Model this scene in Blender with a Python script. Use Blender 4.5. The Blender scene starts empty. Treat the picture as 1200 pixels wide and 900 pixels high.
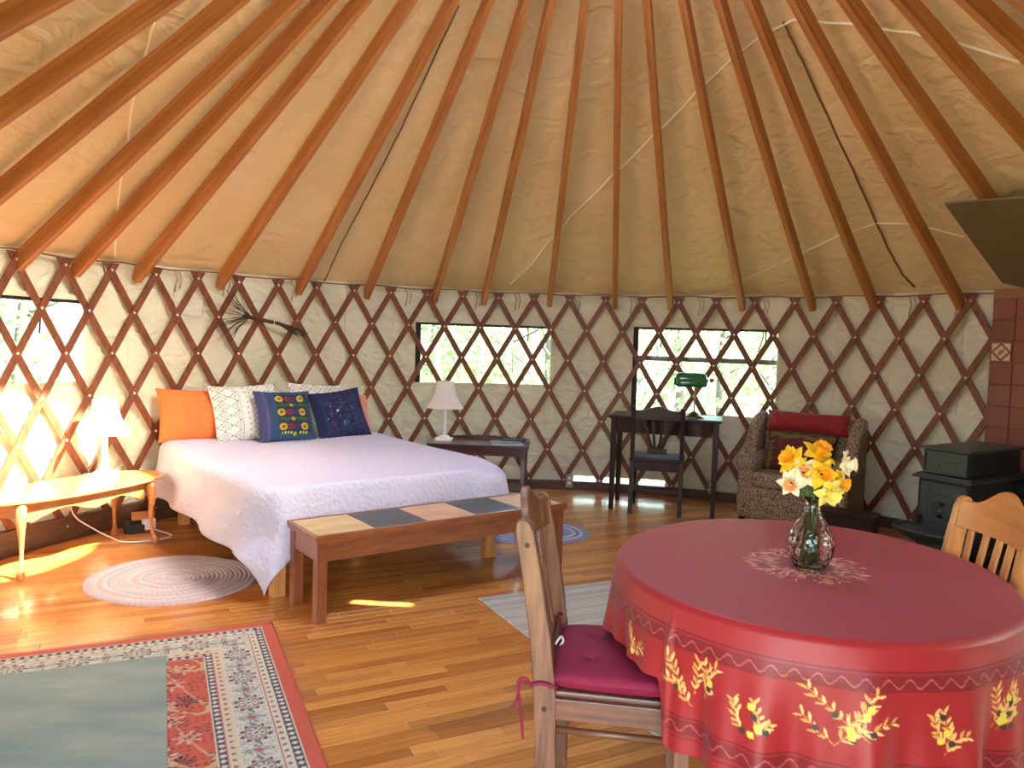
import bpy, math, random
import numpy as np
from mathutils import Vector, Matrix
PI = math.pi
random.seed(7)
rng = np.random.default_rng(7)
sc = bpy.context.scene
col = sc.collection

# ---------------------------------------------------------------- camera
CZ = 1.435
cam = bpy.data.cameras.new('camera')
cam.sensor_fit = 'HORIZONTAL'
cam.sensor_width = 36.0
cam.lens = 886.14 / 1200 * 36.0
cam.clip_start = 0.02
cam.clip_end = 300
co = bpy.data.objects.new('camera', cam)
col.objects.link(co)
_pt, _rl = 0.05651, 0.03081
_F = Vector((0, math.cos(_pt), -math.sin(_pt)))
_U = Vector((0, math.sin(_pt), math.cos(_pt)))
_X = Vector((1, 0, 0))
_R = math.cos(_rl) * _X + math.sin(_rl) * _U
_V = -math.sin(_rl) * _X + math.cos(_rl) * _U
mw = Matrix.Identity(4)
for i in range(3):
    mw[i][0] = _R[i]; mw[i][1] = _V[i]; mw[i][2] = -_F[i]
mw[2][3] = CZ
co.matrix_world = mw
sc.camera = co

# ---------------------------------------------------------------- world, sun, exposure
SUN_STRENGTH = 26.0
SKY_STRENGTH = 1.6
EXPOSURE = 1.45
SUNDIR = Vector((-3.585, 0.84, -3.72)).normalized()
w = bpy.data.worlds.new('sky'); sc.world = w; w.use_nodes = True
nt = w.node_tree; nt.nodes.clear()
sky = nt.nodes.new('ShaderNodeTexSky'); sky.sky_type = 'NISHITA'
sky.sun_disc = False
sky.sun_elevation = math.radians(45.5)
sky.sun_rotation = math.atan2(-SUNDIR.x, -SUNDIR.y)
sky.air_density = 1.0; sky.dust_density = 2.5; sky.ozone_density = 1.0
bgn = nt.nodes.new('ShaderNodeBackground'); bgn.inputs[1].default_value = SKY_STRENGTH
out = nt.nodes.new('ShaderNodeOutputWorld')
nt.links.new(sky.outputs[0], bgn.inputs[0]); nt.links.new(bgn.outputs[0], out.inputs[0])
sl = bpy.data.lights.new('sun', 'SUN'); sl.energy = SUN_STRENGTH; sl.angle = math.radians(0.6)
sl.color = (1.0, 0.92, 0.78)
so = bpy.data.objects.new('sun', sl); col.objects.link(so)
so.rotation_euler = SUNDIR.to_track_quat('-Z', 'Y').to_euler(); so.location = (6, 2, 9)
sc.view_settings.view_transform = 'Standard'
sc.view_settings.look = 'None'
sc.view_settings.exposure = EXPOSURE
sc.view_settings.gamma = 1.0
sc.view_settings.use_curve_mapping = False
sc.cycles.max_bounces = 14; sc.cycles.diffuse_bounces = 8; sc.cycles.glossy_bounces = 4
sc.cycles.transmission_bounces = 8; sc.cycles.transparent_max_bounces = 12
sc.cycles.sample_clamp_indirect = 12.0
sc.cycles.use_denoising = True
sc.cycles.caustics_refractive = False

# ---------------------------------------------------------------- yurt frame
CX, CY, R = 0.4155, 3.7252, 3.66
ZT, DZ, PH0, DPH, SKEW = 1.847, 0.2913, -1.3003, 0.0952, 0.0017
SLOPE, ZC, RR = 0.747, 1.93, 0.84
def cyl(ph, z, r=R): return Vector((CX + r * math.sin(ph), CY + r * math.cos(ph), z))
def cone(ph, r, off=0.0):
    k = math.sqrt(1 + SLOPE * SLOPE)
    return Vector((CX + r * math.sin(ph), CY + r * math.cos(ph), ZC + SLOPE * (R - r) - off * k))

# ---------------------------------------------------------------- helpers
def lin(c):
    return tuple((x / 12.92 if x <= 0.04045 else ((x + 0.055) / 1.055) ** 2.4) for x in c)
def rgb(r, g, b): return lin((r / 255, g / 255, b / 255))

class MB:
    def __init__(s): s.v = []; s.f = []; s.c = []; s.col = None
    def add(s, vs, fs, c=None):
        o = len(s.v); s.v += [tuple(v) for v in vs]; s.f += [tuple(i + o for i in f) for f in fs]
        cc = c if c is not None else (s.col or (1, 1, 1))
        s.c += [cc] * len(vs); return s
    def box(s, c, d, m=None, b=0.0, col=None):
        """box centred at c with size d; b > 0 chamfers every edge; m: optional 4x4 or 3x3 matrix"""
        hx, hy, hz = d[0] / 2, d[1] / 2, d[2] / 2
        c = Vector(c)
        if b <= 0:
            vs = [Vector((x, y, z)) for x in (-hx, hx) for y in (-hy, hy) for z in (-hz, hz)]
            fs = [(0, 1, 3, 2), (4, 6, 7, 5), (0, 4, 5, 1), (2, 3, 7, 6), (0, 2, 6, 4), (1, 5, 7, 3)]
        else:
            b = min(b, hx * .9, hy * .9, hz * .9)
            vs = []; idx = {}
            for sx in (-1, 1):
                for sy in (-1, 1):
                    for sz in (-1, 1):
                        for a in range(3):
                            p = [sx * (hx - b), sy * (hy - b), sz * (hz - b)]
                            p[a] = (sx * hx, sy * hy, sz * hz)[a]
                            idx[(sx, sy, sz, a)] = len(vs); vs.append(Vector(p))
            fs = []
            for a in range(3):
                o = [i for i in range(3) if i != a]
                for sg in (-1, 1):
                    q = []
                    for (p1, p2) in ((-1, -1), (1, -1), (1, 1), (-1, 1)):
                        k = [0, 0, 0]; k[a] = sg; k[o[0]] = p1; k[o[1]] = p2
                        q.append(idx[(k[0], k[1], k[2], a)])
                    fs.append(tuple(q))
            for a in range(3):
                o = [i for i in range(3) if i != a]
                for p1 in (-1, 1):
                    for p2 in (-1, 1):
                        k0 = [0, 0, 0]; k1 = [0, 0, 0]
                        k0[a] = -1; k1[a] = 1
                        for k in (k0, k1): k[o[0]] = p1; k[o[1]] = p2
                        fs.append((idx[(*k0, o[0])], idx[(*k1, o[0])], idx[(*k1, o[1])], idx[(*k0, o[1])]))
            for sx in (-1, 1):
                for sy in (-1, 1):
                    for sz in (-1, 1):
                        fs.append((idx[(sx, sy, sz, 0)], idx[(sx, sy, sz, 1)], idx[(sx, sy, sz, 2)]))
        if m is not None: vs = [m @ v for v in vs]
        return s.add([v + c for v in vs], fs, col)
    def bar(s, p, q, wd, th, up=(0, 0, 1), b=0.0, col=None):
        """box from p to q: wd across, th along 'up'"""
        p, q = Vector(p), Vector(q); d = (q - p); L = d.length; x = d.normalized()
        u = Vector(up); y = u.cross(x).normalized(); z = x.cross(y)
        m = Matrix((x, y, z)).transposed()
        return s.box((p + q) / 2, (L, wd, th), m, b, col)
    def tube(s, pts, r, n=8, cap=True, col=None):
        pts = [Vector(p) for p in pts]; k = len(pts)
        rs = r if isinstance(r, (list, tuple)) else [r] * k
        vs = []; prev = None
        for i, p in enumerate(pts):
            t = (pts[min(i + 1, k - 1)] - pts[max(i - 1, 0)]).normalized()
            if prev is None:
                a = Vector((0, 0, 1)) if abs(t.z) < .9 else Vector((1, 0, 0))
                n1 = t.cross(a).normalized()
            else:
                n1 = (prev - t * prev.dot(t)).normalized()
            prev = n1; n2 = t.cross(n1)
            for j in range(n):
                a = 2 * PI * j / n
                vs.append(p + (n1 * math.cos(a) + n2 * math.sin(a)) * rs[i])
        fs = [(i * n + j, i * n + (j + 1) % n, (i + 1) * n + (j + 1) % n, (i + 1) * n + j) for i in range(k - 1) for j in range(n)]
        if cap: fs += [tuple(range(n))[::-1], tuple((k - 1) * n + j for j in range(n))]
        return s.add(vs, fs, col)
    def lathe(s, prof, n=24, c=(0, 0, 0), col=None, sq=None):
        c = Vector(c); vs = []; fs = []
        for (r, z) in prof:
            for j in range(n):
                a = 2 * PI * j / n
                vs.append(c + Vector((r * math.cos(a), r * math.sin(a), z)))
        k = len(prof)
        fs = [(i * n + j, i * n + (j + 1) % n, (i + 1) * n + (j + 1) % n, (i + 1) * n + j) for i in range(k - 1) for j in range(n)]
        if prof[0][0] > 1e-5: fs.append(tuple(range(n))[::-1])
        if prof[-1][0] > 1e-5: fs.append(tuple((k - 1) * n + j for j in range(n)))
        return s.add(vs, fs, col)
    def prism(s, outline, h, m=None, col=None):
        """outline in xy (ccw), extruded 0..h along z, transformed by m"""
        n = len(outline)
        vs = [Vector((x, y, 0)) for x, y in outline] + [Vector((x, y, h)) for x, y in outline]
        if m is not None: vs = [m @ v for v in vs]
        fs = [tuple(range(n))[::-1], tuple(range(n, 2 * n))] + [(i, (i + 1) % n, n + (i + 1) % n, n + i) for i in range(n)]
        return s.add(vs, fs, col)
    def loft(s, secs, cap=True, closed=True, col=None):
        n = len(secs[0]); vs = [v for q in secs for v in q]; fs = []
        m = n if closed else n - 1
        for i in range(len(secs) - 1):
            for j in range(m): fs.append((i * n + j, i * n + (j + 1) % n, (i + 1) * n + (j + 1) % n, (i + 1) * n + j))
        if cap and closed: fs += [tuple(range(n))[::-1], tuple((len(secs) - 1) * n + j for j in range(n))]
        return s.add(vs, fs, col)
    def build(s, name, m, parent=None, smooth=False, bev=0.0, colors=False, auto=None):
        me = bpy.data.meshes.new(name); me.from_pydata(s.v, [], s.f)
        if colors:
            a = me.color_attributes.new('Col', 'FLOAT_COLOR', 'POINT')
            arr = np.ones((len(s.v), 4), np.float32); arr[:, :3] = np.array(s.c, np.float32)
            a.data.foreach_set('color', arr.ravel())
        return link(name, me, m, parent, smooth, bev)

def link(name, me, m, parent=None, smooth=False, bev=0.0):
    me.update()
    if m is not None and not me.materials: me.materials.append(m)
    if smooth:
        me.polygons.foreach_set('use_smooth', [True] * len(me.polygons))
    o = bpy.data.objects.new(name, me); col.objects.link(o)
    if parent: o.parent = parent
    if bev > 0:
        b = o.modifiers.new('bev', 'BEVEL'); b.width = bev; b.segments = 2; b.limit_method = 'ANGLE'; b.angle_limit = math.radians(40)
    return o
def grid_mesh(name, P, m, parent=None, C=None, keep=None, smooth=True, closed_u=False, solid=0.0):
    """P: (nu, nv, 3) array; keep: (nu-1, nv-1) bool; closed_u wraps the first axis"""
    P = np.asarray(P, float); nu, nv = P.shape[:2]
    I = np.arange(nu * nv).reshape(nu, nv)
    if closed_u: I = np.vstack([I, I[:1]])
    q = np.stack([I[:-1, :-1], I[1:, :-1], I[1:, 1:], I[:-1, 1:]], -1)
    q = q[keep] if keep is not None else q.reshape(-1, 4)
    me = bpy.data.meshes.new(name)
    me.vertices.add(nu * nv); me.vertices.foreach_set('co', P.reshape(-1).astype(np.float32))
    me.loops.add(q.size); me.loops.foreach_set('vertex_index', q.reshape(-1).astype(np.int32))
    me.polygons.add(len(q)); me.polygons.foreach_set('loop_start', (np.arange(len(q)) * 4).astype(np.int32))
    me.update(calc_edges=True)
    if C is not None:
        a = me.color_attributes.new('Col', 'FLOAT_COLOR', 'POINT')
        arr = np.ones((nu * nv, 4), np.float32); arr[:, :3] = np.asarray(C).reshape(-1, 3)
        a.data.foreach_set('color', arr.ravel())
    o = link(name, me, m, parent, smooth)
    if solid:
        s_ = o.modifiers.new('thick', 'SOLIDIFY'); s_.thickness = solid; s_.offset = 0
    return o
def empty(name, loc=(0, 0, 0), rz=0.0, label=None, cat=None, group=None, kind=None):
    o = bpy.data.objects.new(name, None); col.objects.link(o); o.empty_display_size = .1
    o.location = loc; o.rotation_euler = (0, 0, rz)
    return tag(o, label, cat, group, kind)
def tag(o, label=None, cat=None, group=None, kind=None):
    if label: o['label'] = label
    if cat: o['category'] = cat
    if group: o['group'] = group
    if kind: o['kind'] = kind
    return o
def copy_tree(o, parent=None):
    c = o.copy(); col.objects.link(c); c.parent = parent
    for ch in list(o.children): copy_tree(ch, c)
    return c

# ---------------------------------------------------------------- materials
def new_mat(name):
    m = bpy.data.materials.new(name); m.use_nodes = True
    return m, m.node_tree, m.node_tree.nodes['Principled BSDF']
def bump(nt, bs, height, strength, dist=0.01):
    b = nt.nodes.new('ShaderNodeBump'); b.inputs['Strength'].default_value = strength; b.inputs['Distance'].default_value = dist
    nt.links.new(height, b.inputs['Height']); nt.links.new(b.outputs[0], bs.inputs['Normal']); return b
def tex_noise(nt, scale, stretch=(1, 1, 1), detail=4, coord='Object', rough=.55):
    tc = nt.nodes.new('ShaderNodeTexCoord'); mp = nt.nodes.new('ShaderNodeMapping'); mp.inputs['Scale'].default_value = stretch
    n = nt.nodes.new('ShaderNodeTexNoise'); n.inputs['Scale'].default_value = scale; n.inputs['Detail'].default_value = detail
    n.inputs['Roughness'].default_value = rough
    nt.links.new(tc.outputs[coord], mp.inputs[0]); nt.links.new(mp.outputs[0], n.inputs['Vector']); return n
def ramp(nt, src, stops):
    r = nt.nodes.new('ShaderNodeValToRGB'); e = r.color_ramp.elements
    e[0].position = stops[0][0]; e[0].color = (*stops[0][1], 1)
    e[1].position = stops[-1][0]; e[1].color = (*stops[-1][1], 1)
    for p, c in stops[1:-1]:
        x = e.new(p); x.color = (*c, 1)
    nt.links.new(src, r.inputs[0]); return r
def plain(name, c, rough=.5, metal=0.0, nb=None, coat=0, spec=None):
    m, nt, bs = new_mat(name)
    bs.inputs['Base Color'].default_value = (*c, 1); bs.inputs['Roughness'].default_value = rough; bs.inputs['Metallic'].default_value = metal
    if coat: bs.inputs['Coat Weight'].default_value = coat; bs.inputs['Coat Roughness'].default_value = .1
    if spec is not None: bs.inputs['Specular IOR Level'].default_value = spec
    if nb:
        n = tex_noise(nt, nb[0]); bump(nt, bs, n.outputs[0], nb[1])
    return m
def wood(name, c1, c2, rough=.4, stretch=(1, 12, 12), scale=4, coat=0.0, coord='Object', bmp=.08):
    m, nt, bs = new_mat(name)
    n = tex_noise(nt, scale, stretch, 6, coord)
    r = ramp(nt, n.outputs[0], [(.3, c1), (.7, c2)])
    nt.links.new(r.outputs[0], bs.inputs['Base Color']); bs.inputs['Roughness'].default_value = rough
    if coat: bs.inputs['Coat Weight'].default_value = coat; bs.inputs['Coat Roughness'].default_value = .12
    if bmp: bump(nt, bs, n.outputs[0], bmp, .004)
    return m
def vcol(name, rough=.9, nscale=0, nstr=0, sheen=0, mul=True, spec=.5):
    m, nt, bs = new_mat(name)
    a = nt.nodes.new('ShaderNodeAttribute'); a.attribute_name = 'Col'
    bs.inputs['Roughness'].default_value = rough
    bs.inputs['Specular IOR Level'].default_value = spec
    if nscale:
        n = tex_noise(nt, nscale, detail=3)
        bump(nt, bs, n.outputs[0], nstr, .004)
        mx = nt.nodes.new('ShaderNodeMix'); mx.data_type = 'RGBA'; mx.blend_type = 'MULTIPLY'; mx.inputs[0].default_value = .3
        rp = ramp(nt, n.outputs[0], [(.25, (.55, .55, .55)), (.75, (1, 1, 1))])
        nt.links.new(a.outputs['Color'], mx.inputs[6]); nt.links.new(rp.outputs[0], mx.inputs[7]); nt.links.new(mx.outputs[2], bs.inputs['Base Color'])
    else: nt.links.new(a.outputs['Color'], bs.inputs['Base Color'])
    if sheen: bs.inputs['Sheen Weight'].default_value = sheen
    return m
def clear(name, tint=(1, 1, 1), gloss=.06, rough=.05):
    m = bpy.data.materials.new(name); m.use_nodes = True; nt = m.node_tree; nt.nodes.clear()
    o = nt.nodes.new('ShaderNodeOutputMaterial'); t = nt.nodes.new('ShaderNodeBsdfTransparent'); t.inputs[0].default_value = (*tint, 1)
    g = nt.nodes.new('ShaderNodeBsdfGlossy'); g.inputs['Roughness'].default_value = rough
    mx = nt.nodes.new('ShaderNodeMixShader'); mx.inputs[0].default_value = gloss
    nt.links.new(t.outputs[0], mx.inputs[1]); nt.links.new(g.outputs[0], mx.inputs[2]); nt.links.new(mx.outputs[0], o.inputs[0]); return m

def canvas_mat(name, c1, c2, scale=1.3, wr=.35):
    m, nt, bs = new_mat(name)
    n = tex_noise(nt, scale, (1, 1, .6), 5); r = ramp(nt, n.outputs[0], [(.3, c1), (.7, c2)])
    nt.links.new(r.outputs[0], bs.inputs['Base Color']); bs.inputs['Roughness'].default_value = .85
    bs.inputs['Specular IOR Level'].default_value = .25
    n2 = tex_noise(nt, 5, (1, 1, 1.7), 3, rough=.4)
    n2.inputs['Distortion'].default_value = 1.2
    bump(nt, bs, n2.outputs[0], wr, .05)
    return m
M = {}
M['canvas'] = canvas_mat('cream canvas', rgb(214, 210, 178), rgb(228, 224, 196), 1.3, .7)
M['roof'] = canvas_mat('tan roof canvas', rgb(216, 190, 142), rgb(230, 206, 160), 1.0, .6)
M['slat'] = wood('stained lattice wood', rgb(98, 52, 32), rgb(136, 78, 48), .45, (3, 3, 1), 9)
M['rafter'] = wood('orange fir rafter', rgb(150, 90, 44), rgb(194, 130, 68), .42, (.6, 14, 14), 3)
M['floorbase'] = plain('subfloor', rgb(110, 60, 25), .5)
M['curb'] = wood('dark curb wood', rgb(70, 48, 32), rgb(100, 72, 50), .5, (2, 2, 8), 4)
M['white'] = plain('white paint', rgb(238, 236, 228), .4)
M['rivet'] = plain('pale rivet', rgb(245, 236, 225), .35)
M['black'] = plain('black webbing', rgb(28, 26, 28), .7)
M['vinyl'] = clear('clear window vinyl', (.74, .79, .74), .04, .15)
M['cordw'] = plain('cream cord', rgb(248, 238, 212), .8)
M['cordb'] = plain('brown seam cord', rgb(120, 92, 62), .9)
M['ties'] = plain('pale tie rope', rgb(196, 180, 150), .9)
M['bench'] = wood('cherry bench wood', rgb(116, 62, 30), rgb(150, 86, 44), .35, (2, 14, 14), 3, .3)
M['benchdark'] = wood('dark cherry leg', rgb(112, 58, 30), rgb(142, 80, 44), .35, (8, 8, 1), 4, .3)
M['oak'] = wood('orange oak', rgb(176, 108, 52), rgb(204, 136, 74), .3, (3, 12, 12), 3, .4)
M['pine'] = wood('golden pine', rgb(186, 124, 62), rgb(216, 156, 92), .38, (12, 12, 1.5), 3, .2)
M['pinex'] = wood('golden pine crest', rgb(180, 112, 52), rgb(206, 140, 76), .38, (8, 1.2, 12), 3, .2)
M['chairw'] = wood('brown chair wood', rgb(92, 56, 34), rgb(140, 94, 60), .42, (14, 14, 1.2), 4, .15)
M['chairx'] = wood('brown chair rail', rgb(84, 48, 30), rgb(130, 84, 52), .42, (1.2, 14, 14), 4, .15)
M['espresso'] = wood('espresso wood', rgb(36, 16, 12), rgb(54, 26, 20), .38, (2, 8, 8), 3, .08)
M['espresso'].node_tree.nodes['Principled BSDF'].inputs['Specular IOR Level'].default_value = .22
M['mahog'] = wood('mahogany', rgb(60, 26, 20), rgb(86, 40, 30), .28, (2, 8, 8), 3, .5)
M['iron'] = plain('black green cast iron', rgb(66, 74, 70), .42, .3, (60, .25))
M['irond'] = plain('black cast iron', rgb(32, 34, 34), .45, .3, (60, .2))
M['shield'] = plain('olive brown sheet metal', rgb(112, 96, 66), .45, .1)
M['boltd'] = plain('dark bolt', rgb(60, 34, 28), .4, .4)
M['brass'] = plain('aged brass', rgb(150, 130, 90), .3, .9)
M['steel'] = plain('dull steel', rgb(150, 146, 140), .3, .9)
M['plastic'] = plain('white plastic', rgb(235, 233, 226), .35)
M['blackpl'] = plain('black plastic', rgb(24, 24, 26), .4)
M['fabric'] = vcol('printed cotton', .9, 160, .25)
M['weave'] = vcol('woven rug', .95, 220, .5)
M['print'] = vcol('smooth print', .6)
M['orange'] = plain('orange cotton', rgb(226, 118, 56), .85, 0, (14, .3))
M['pink'] = plain('coral cotton', rgb(216, 128, 108), .85, 0, (14, .3))
M['mag'] = plain('magenta cushion cotton', rgb(132, 14, 52), .75, 0, (300, .15))
M['redvel'] = plain('red velvet', rgb(140, 6, 16), .7, 0, (12, .2))
M['redvel'].node_tree.nodes['Principled BSDF'].inputs['Sheen Weight'].default_value = .12
M['mattress'] = plain('mattress ticking', rgb(225, 214, 200), .9)

# ================================================================= SETTING
def ring_pts(r, z, n=96): return [cyl(2 * PI * i / n, z, r) for i in range(n)]
# outside ground
gb = MB(); gb.box((0, 8, -.65), (160, 160, .1))
m_, nt_, bs_ = new_mat('leaf litter ground')
n_ = tex_noise(nt_, 1.2, detail=8); r_ = ramp(nt_, n_.outputs[0], [(.3, rgb(92, 96, 66)), (.55, rgb(126, 126, 96)), (.7, rgb(92, 112, 62))])
nt_.links.new(r_.outputs[0], bs_.inputs['Base Color']); bs_.inputs['Roughness'].default_value = .95
tag(gb.build('ground', m_), kind='structure')
# platform / subfloor
fb = MB(); fb.lathe([(R + .06, -.6), (R + .06, -.014)], 96, (CX, CY, 0))
floor = fb.build('floor', M['floorbase']); tag(floor, kind='structure')
# planks, laid 27 degrees off the line of sight's cross axis
pd = Vector((.892, .452, 0)); pn = Vector((-.452, .892, 0))
PWD = .0572
C0 = Vector((CX, CY, 0))
planks = []
nrow = int(R / PWD) + 1
for i in range(-nrow, nrow):
    off = (i + .5) * PWD
    if abs(off) > R: continue
    half = math.sqrt(max(R * R - off * off, 0)) + .02
    x = -half
    x1 = x + random.uniform(.2, 1.1)
    while x < half - .01:
        e = min(x1, half)
        if e - x > .05: planks.append((off, x, e))
        x = e; x1 = x + random.uniform(.35, 1.35)
def plank_col():
    t = random.random()
    a = np.array(rgb(176, 108, 42)); b = np.array(rgb(226, 160, 80))
    c = a * (1 - t) + b * t
    if random.random() < .10: c = c * .72
    return tuple(c)
m_, nt_, bs_ = new_mat('oak floor boards')
a_ = nt_.nodes.new('ShaderNodeAttribute'); a_.attribute_name = 'Col'
tc = nt_.nodes.new('ShaderNodeTexCoord'); mp = nt_.nodes.new('ShaderNodeMapping')
mp.inputs['Rotation'].default_value = (0, 0, -math.radians(26.9)); mp.inputs['Scale'].default_value = (1, 1, 1)
mp2 = nt_.nodes.new('ShaderNodeMapping'); mp2.inputs['Scale'].default_value = (1.2, 26, 1)
nz = nt_.nodes.new('ShaderNodeTexNoise'); nz.inputs['Scale'].default_value = 3; nz.inputs['Detail'].default_value = 7
nt_.links.new(tc.outputs['Object'], mp.inputs[0]); nt_.links.new(mp.outputs[0], mp2.inputs[0]); nt_.links.new(mp2.outputs[0], nz.inputs['Vector'])
rp = ramp(nt_, nz.outputs[0], [(.3, (.62, .55, .5)), (.62, (1.05, 1.02, 1))])
mx = nt_.nodes.new('ShaderNodeMix'); mx.data_type = 'RGBA'; mx.blend_type = 'MULTIPLY'; mx.inputs[0].default_value = .8
nt_.links.new(a_.outputs['Color'], mx.inputs[6]); nt_.links.new(rp.outputs[0], mx.inputs[7]); nt_.links.new(mx.outputs[2], bs_.inputs['Base Color'])
bs_.inputs['Roughness'].default_value = .3; bs_.inputs['Coat Weight'].default_value = .5; bs_.inputs['Coat Roughness'].default_value = .12
bump(nt_, bs_, nz.outputs[0], .06, .003)
M['planks'] = m_
def plank_mesh(mb, off, a, b, c):
    g = .0006; e = .0012
    pts = []
    for (u, v, z) in ((a + g, off - PWD / 2 + g, -e), (b - g, off - PWD / 2 + g, -e), (b - g, off + PWD / 2 - g, -e), (a + g, off + PWD / 2 - g, -e)):
        pts.append(C0 + pd * u + pn * v + Vector((0, 0, z)))
    top = []
    for (u, v) in ((a + g + e, off - PWD / 2 + g + e), (b - g - e, off - PWD / 2 + g + e), (b - g - e, off + PWD / 2 - g - e), (a + g + e, off + PWD / 2 - g - e)):
        top.append(C0 + pd * u + pn * v)
    bot = [p + Vector((0, 0, -.0125)) for p in pts]
    mb.add(bot + pts + top, [(8, 9, 10, 11)] + [(4 + i, 4 + (i + 1) % 4, 8 + (i + 1) % 4, 8 + i) for i in range(4)] + [(i, (i + 1) % 4, 4 + (i + 1) % 4, 4 + i) for i in range(4)], c)
def plank_score(p):
    off, a, b = p; c = C0 + pd * (a + b) / 2 + pn * off
    if c.y < 1.9 or abs(c.x / c.y) > .72: return 99
    # hidden ones (under the rugs) count last
    if c.x > .55 and c.y < 3.2: return 60
    if c.x < -1.0 and c.y < 3.2: return 60
    return c.y
planks.sort(key=plank_score)
rest = MB()
for i, p in enumerate(planks):
    if i < 290:
        mb = MB(); plank_mesh(mb, *p, plank_col()); mb.build('floor_plank', M['planks'], floor, colors=True)
    else: plank_mesh(rest, *p, plank_col())
tag(rest.build('floor_plank', M['planks'], floor, colors=True), kind='stuff')

# wall canvas ------------------------------------------------------
WIN = [(-1.52, -1.1595, 1.068, 1.612), (-.373, -.013, 1.015, 1.578), (.204, .567, .80, 1.60)]
WIN_ADDED = [(1.95, 2.31, .95, 1.58), (-2.35, -1.99, .95, 1.58)]  # unseen windows added to bring more daylight into the room
DOOR = (-3.03 - .215, -3.03 + .215)      # door opening behind the camera, up to z 2.0
ALLW = WIN + WIN_ADDED
phs = set(np.arange(-2.815, 3.04, .02).round(4).tolist())
brk = [w_[0] for w_ in ALLW] + [w_[1] for w_ in ALLW] + [.035, .30, 3.0382]
phs = sorted([p for p in phs if all(abs(p - b) > .006 for b in brk)] + brk)
phs = [p for p in phs if -2.8151 <= p <= 3.0382 + 1e-6]
zs = set(np.arange(.02, 1.95, .045).round(4).tolist())
zb = [.085, .135] + [w_[2] for w_ in ALLW] + [w_[3] for w_ in ALLW] + [ZC]
zs = sorted([z for z in zs if all(abs(z - b) > .016 for b in zb) and z > .135] + sorted(set(zb)) + [.0])
phs = np.array(phs); zs = np.array(zs)
def wrinkle(ph, z):
    a = .010 * np.sin(ph * 23 + 2.1 * np.sin(z * 3.1)) + .007 * np.sin(ph * 41 + z * 7 + 1.3) + .006 * np.sin(z * 13 + ph * 17 + 2 * np.sin(ph * 9))
    return a
PP, ZZ = np.meshgrid(phs, zs, indexing='ij')
dsp = wrinkle(PP, ZZ)
damp = np.ones_like(PP)
for (a, b, c, d) in ALLW:
    dx = np.maximum(np.maximum(a - PP, PP - b), 0) * R; dz = np.maximum(np.maximum(c - ZZ, ZZ - d), 0)
    damp = np.minimum(damp, np.clip(np.hypot(dx, dz) / .15, 0, 1))
damp = np.minimum(damp, np.clip((ZC - ZZ) / .1, 0, 1))
RWl = R + .012 + dsp * damp
P_ = np.stack([CX + RWl * np.sin(PP), CY + RWl * np.cos(PP), ZZ], -1)
pc = (phs[1:] + phs[:-1]) / 2; zc = (zs[1:] + zs[:-1]) / 2
PC, ZCc = np.meshgrid(pc, zc, indexing='ij')
keep = np.ones_like(PC, bool)
for (a, b, c, d) in ALLW: keep &= ~((PC > a) & (PC < b) & (ZCc > c) & (ZCc < d))
keep &= ~((PC > .035) & (PC < .30) & (ZCc > .085) & (ZCc < .135))
for nm, lo, hi in (('wall_left', -3.3, -.62), ('wall_back', -.62, .85), ('wall_right', .85, 3.3)):
    sel = keep & (PC >= lo) & (PC < hi)
    ix = np.where(sel.any(1))[0]; i0, i1 = ix[0], ix[-1] + 2
    o = grid_mesh(nm, P_[i0:i1], M['canvas'], keep=sel[i0:i1 - 1]); tag(o, kind='structure')
    if nm == 'wall_left': WL = o
    elif nm == 'wall_back': WB = o
    else: WR = o
def wall_of(ph): return WL if ph < -.62 else (WB if ph < .85 else WR)
# canvas strip above the door
ds = MB(); n = 12
P_ = np.array([[cyl(DOOR[0] + (DOOR[1] - DOOR[0]) * i / n, z, R + .012) for z in (2.02, 2.4)] for i in range(n + 1)])
# vertical seams of the canvas (narrow raised strips)
for ph in (-1.0707, -.90, -.555, -.50, -.43, .06, .145, .70, .82, .965, -1.45):
    zlo = .10; b_ = MB()
    if any(a < ph < b for a, b, c, d in WIN): continue
    secs = []
    for k in range(9):
        z = zlo + (ZC - zlo) * k / 8
        rr = R + .012 + float(wrinkle(np.array(ph), np.array(z))) - .006
        secs.append([cyl(ph - .0017, z, rr + .012), cyl(ph - .0012, z, rr), cyl(ph + .0012, z, rr), cyl(ph + .0017, z, rr + .012)])
    b_.loft(secs, cap=False, closed=False)
    b_.build('canvas_seam', M['canvas'], wall_of(ph), smooth=True)
# top rope hem where wall meets roof, and paired ties
b_ = MB(); b_.tube([cyl(-1.75 + 3.3 * i / 60, ZC - .03 + .008 * math.sin(i * 1.7), R - .03) for i in range(61)], .006, 6)
b_.build('hem_rope', M['cordb'], WB, smooth=True)
for ph in (-1.44, -1.12, -.965, -.855, -.69, -.555, -.40, -.215, -.11, .05, .195, .37, .53, .70, .86, .955):
    b_ = MB()
    for dx, L in ((0, .17), (.010, .14)):
        p0 = ph + dx
        b_.tube([cyl(p0 - .004, ZC - .03, R - .012), cyl(p0 + .002, ZC - .10, R - .02), cyl(p0 - .003, ZC - .03 - L, R - .012)], .0065, 5)
    b_.build('tie_rope', M['ties'], wall_of(ph), smooth=True)

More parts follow.
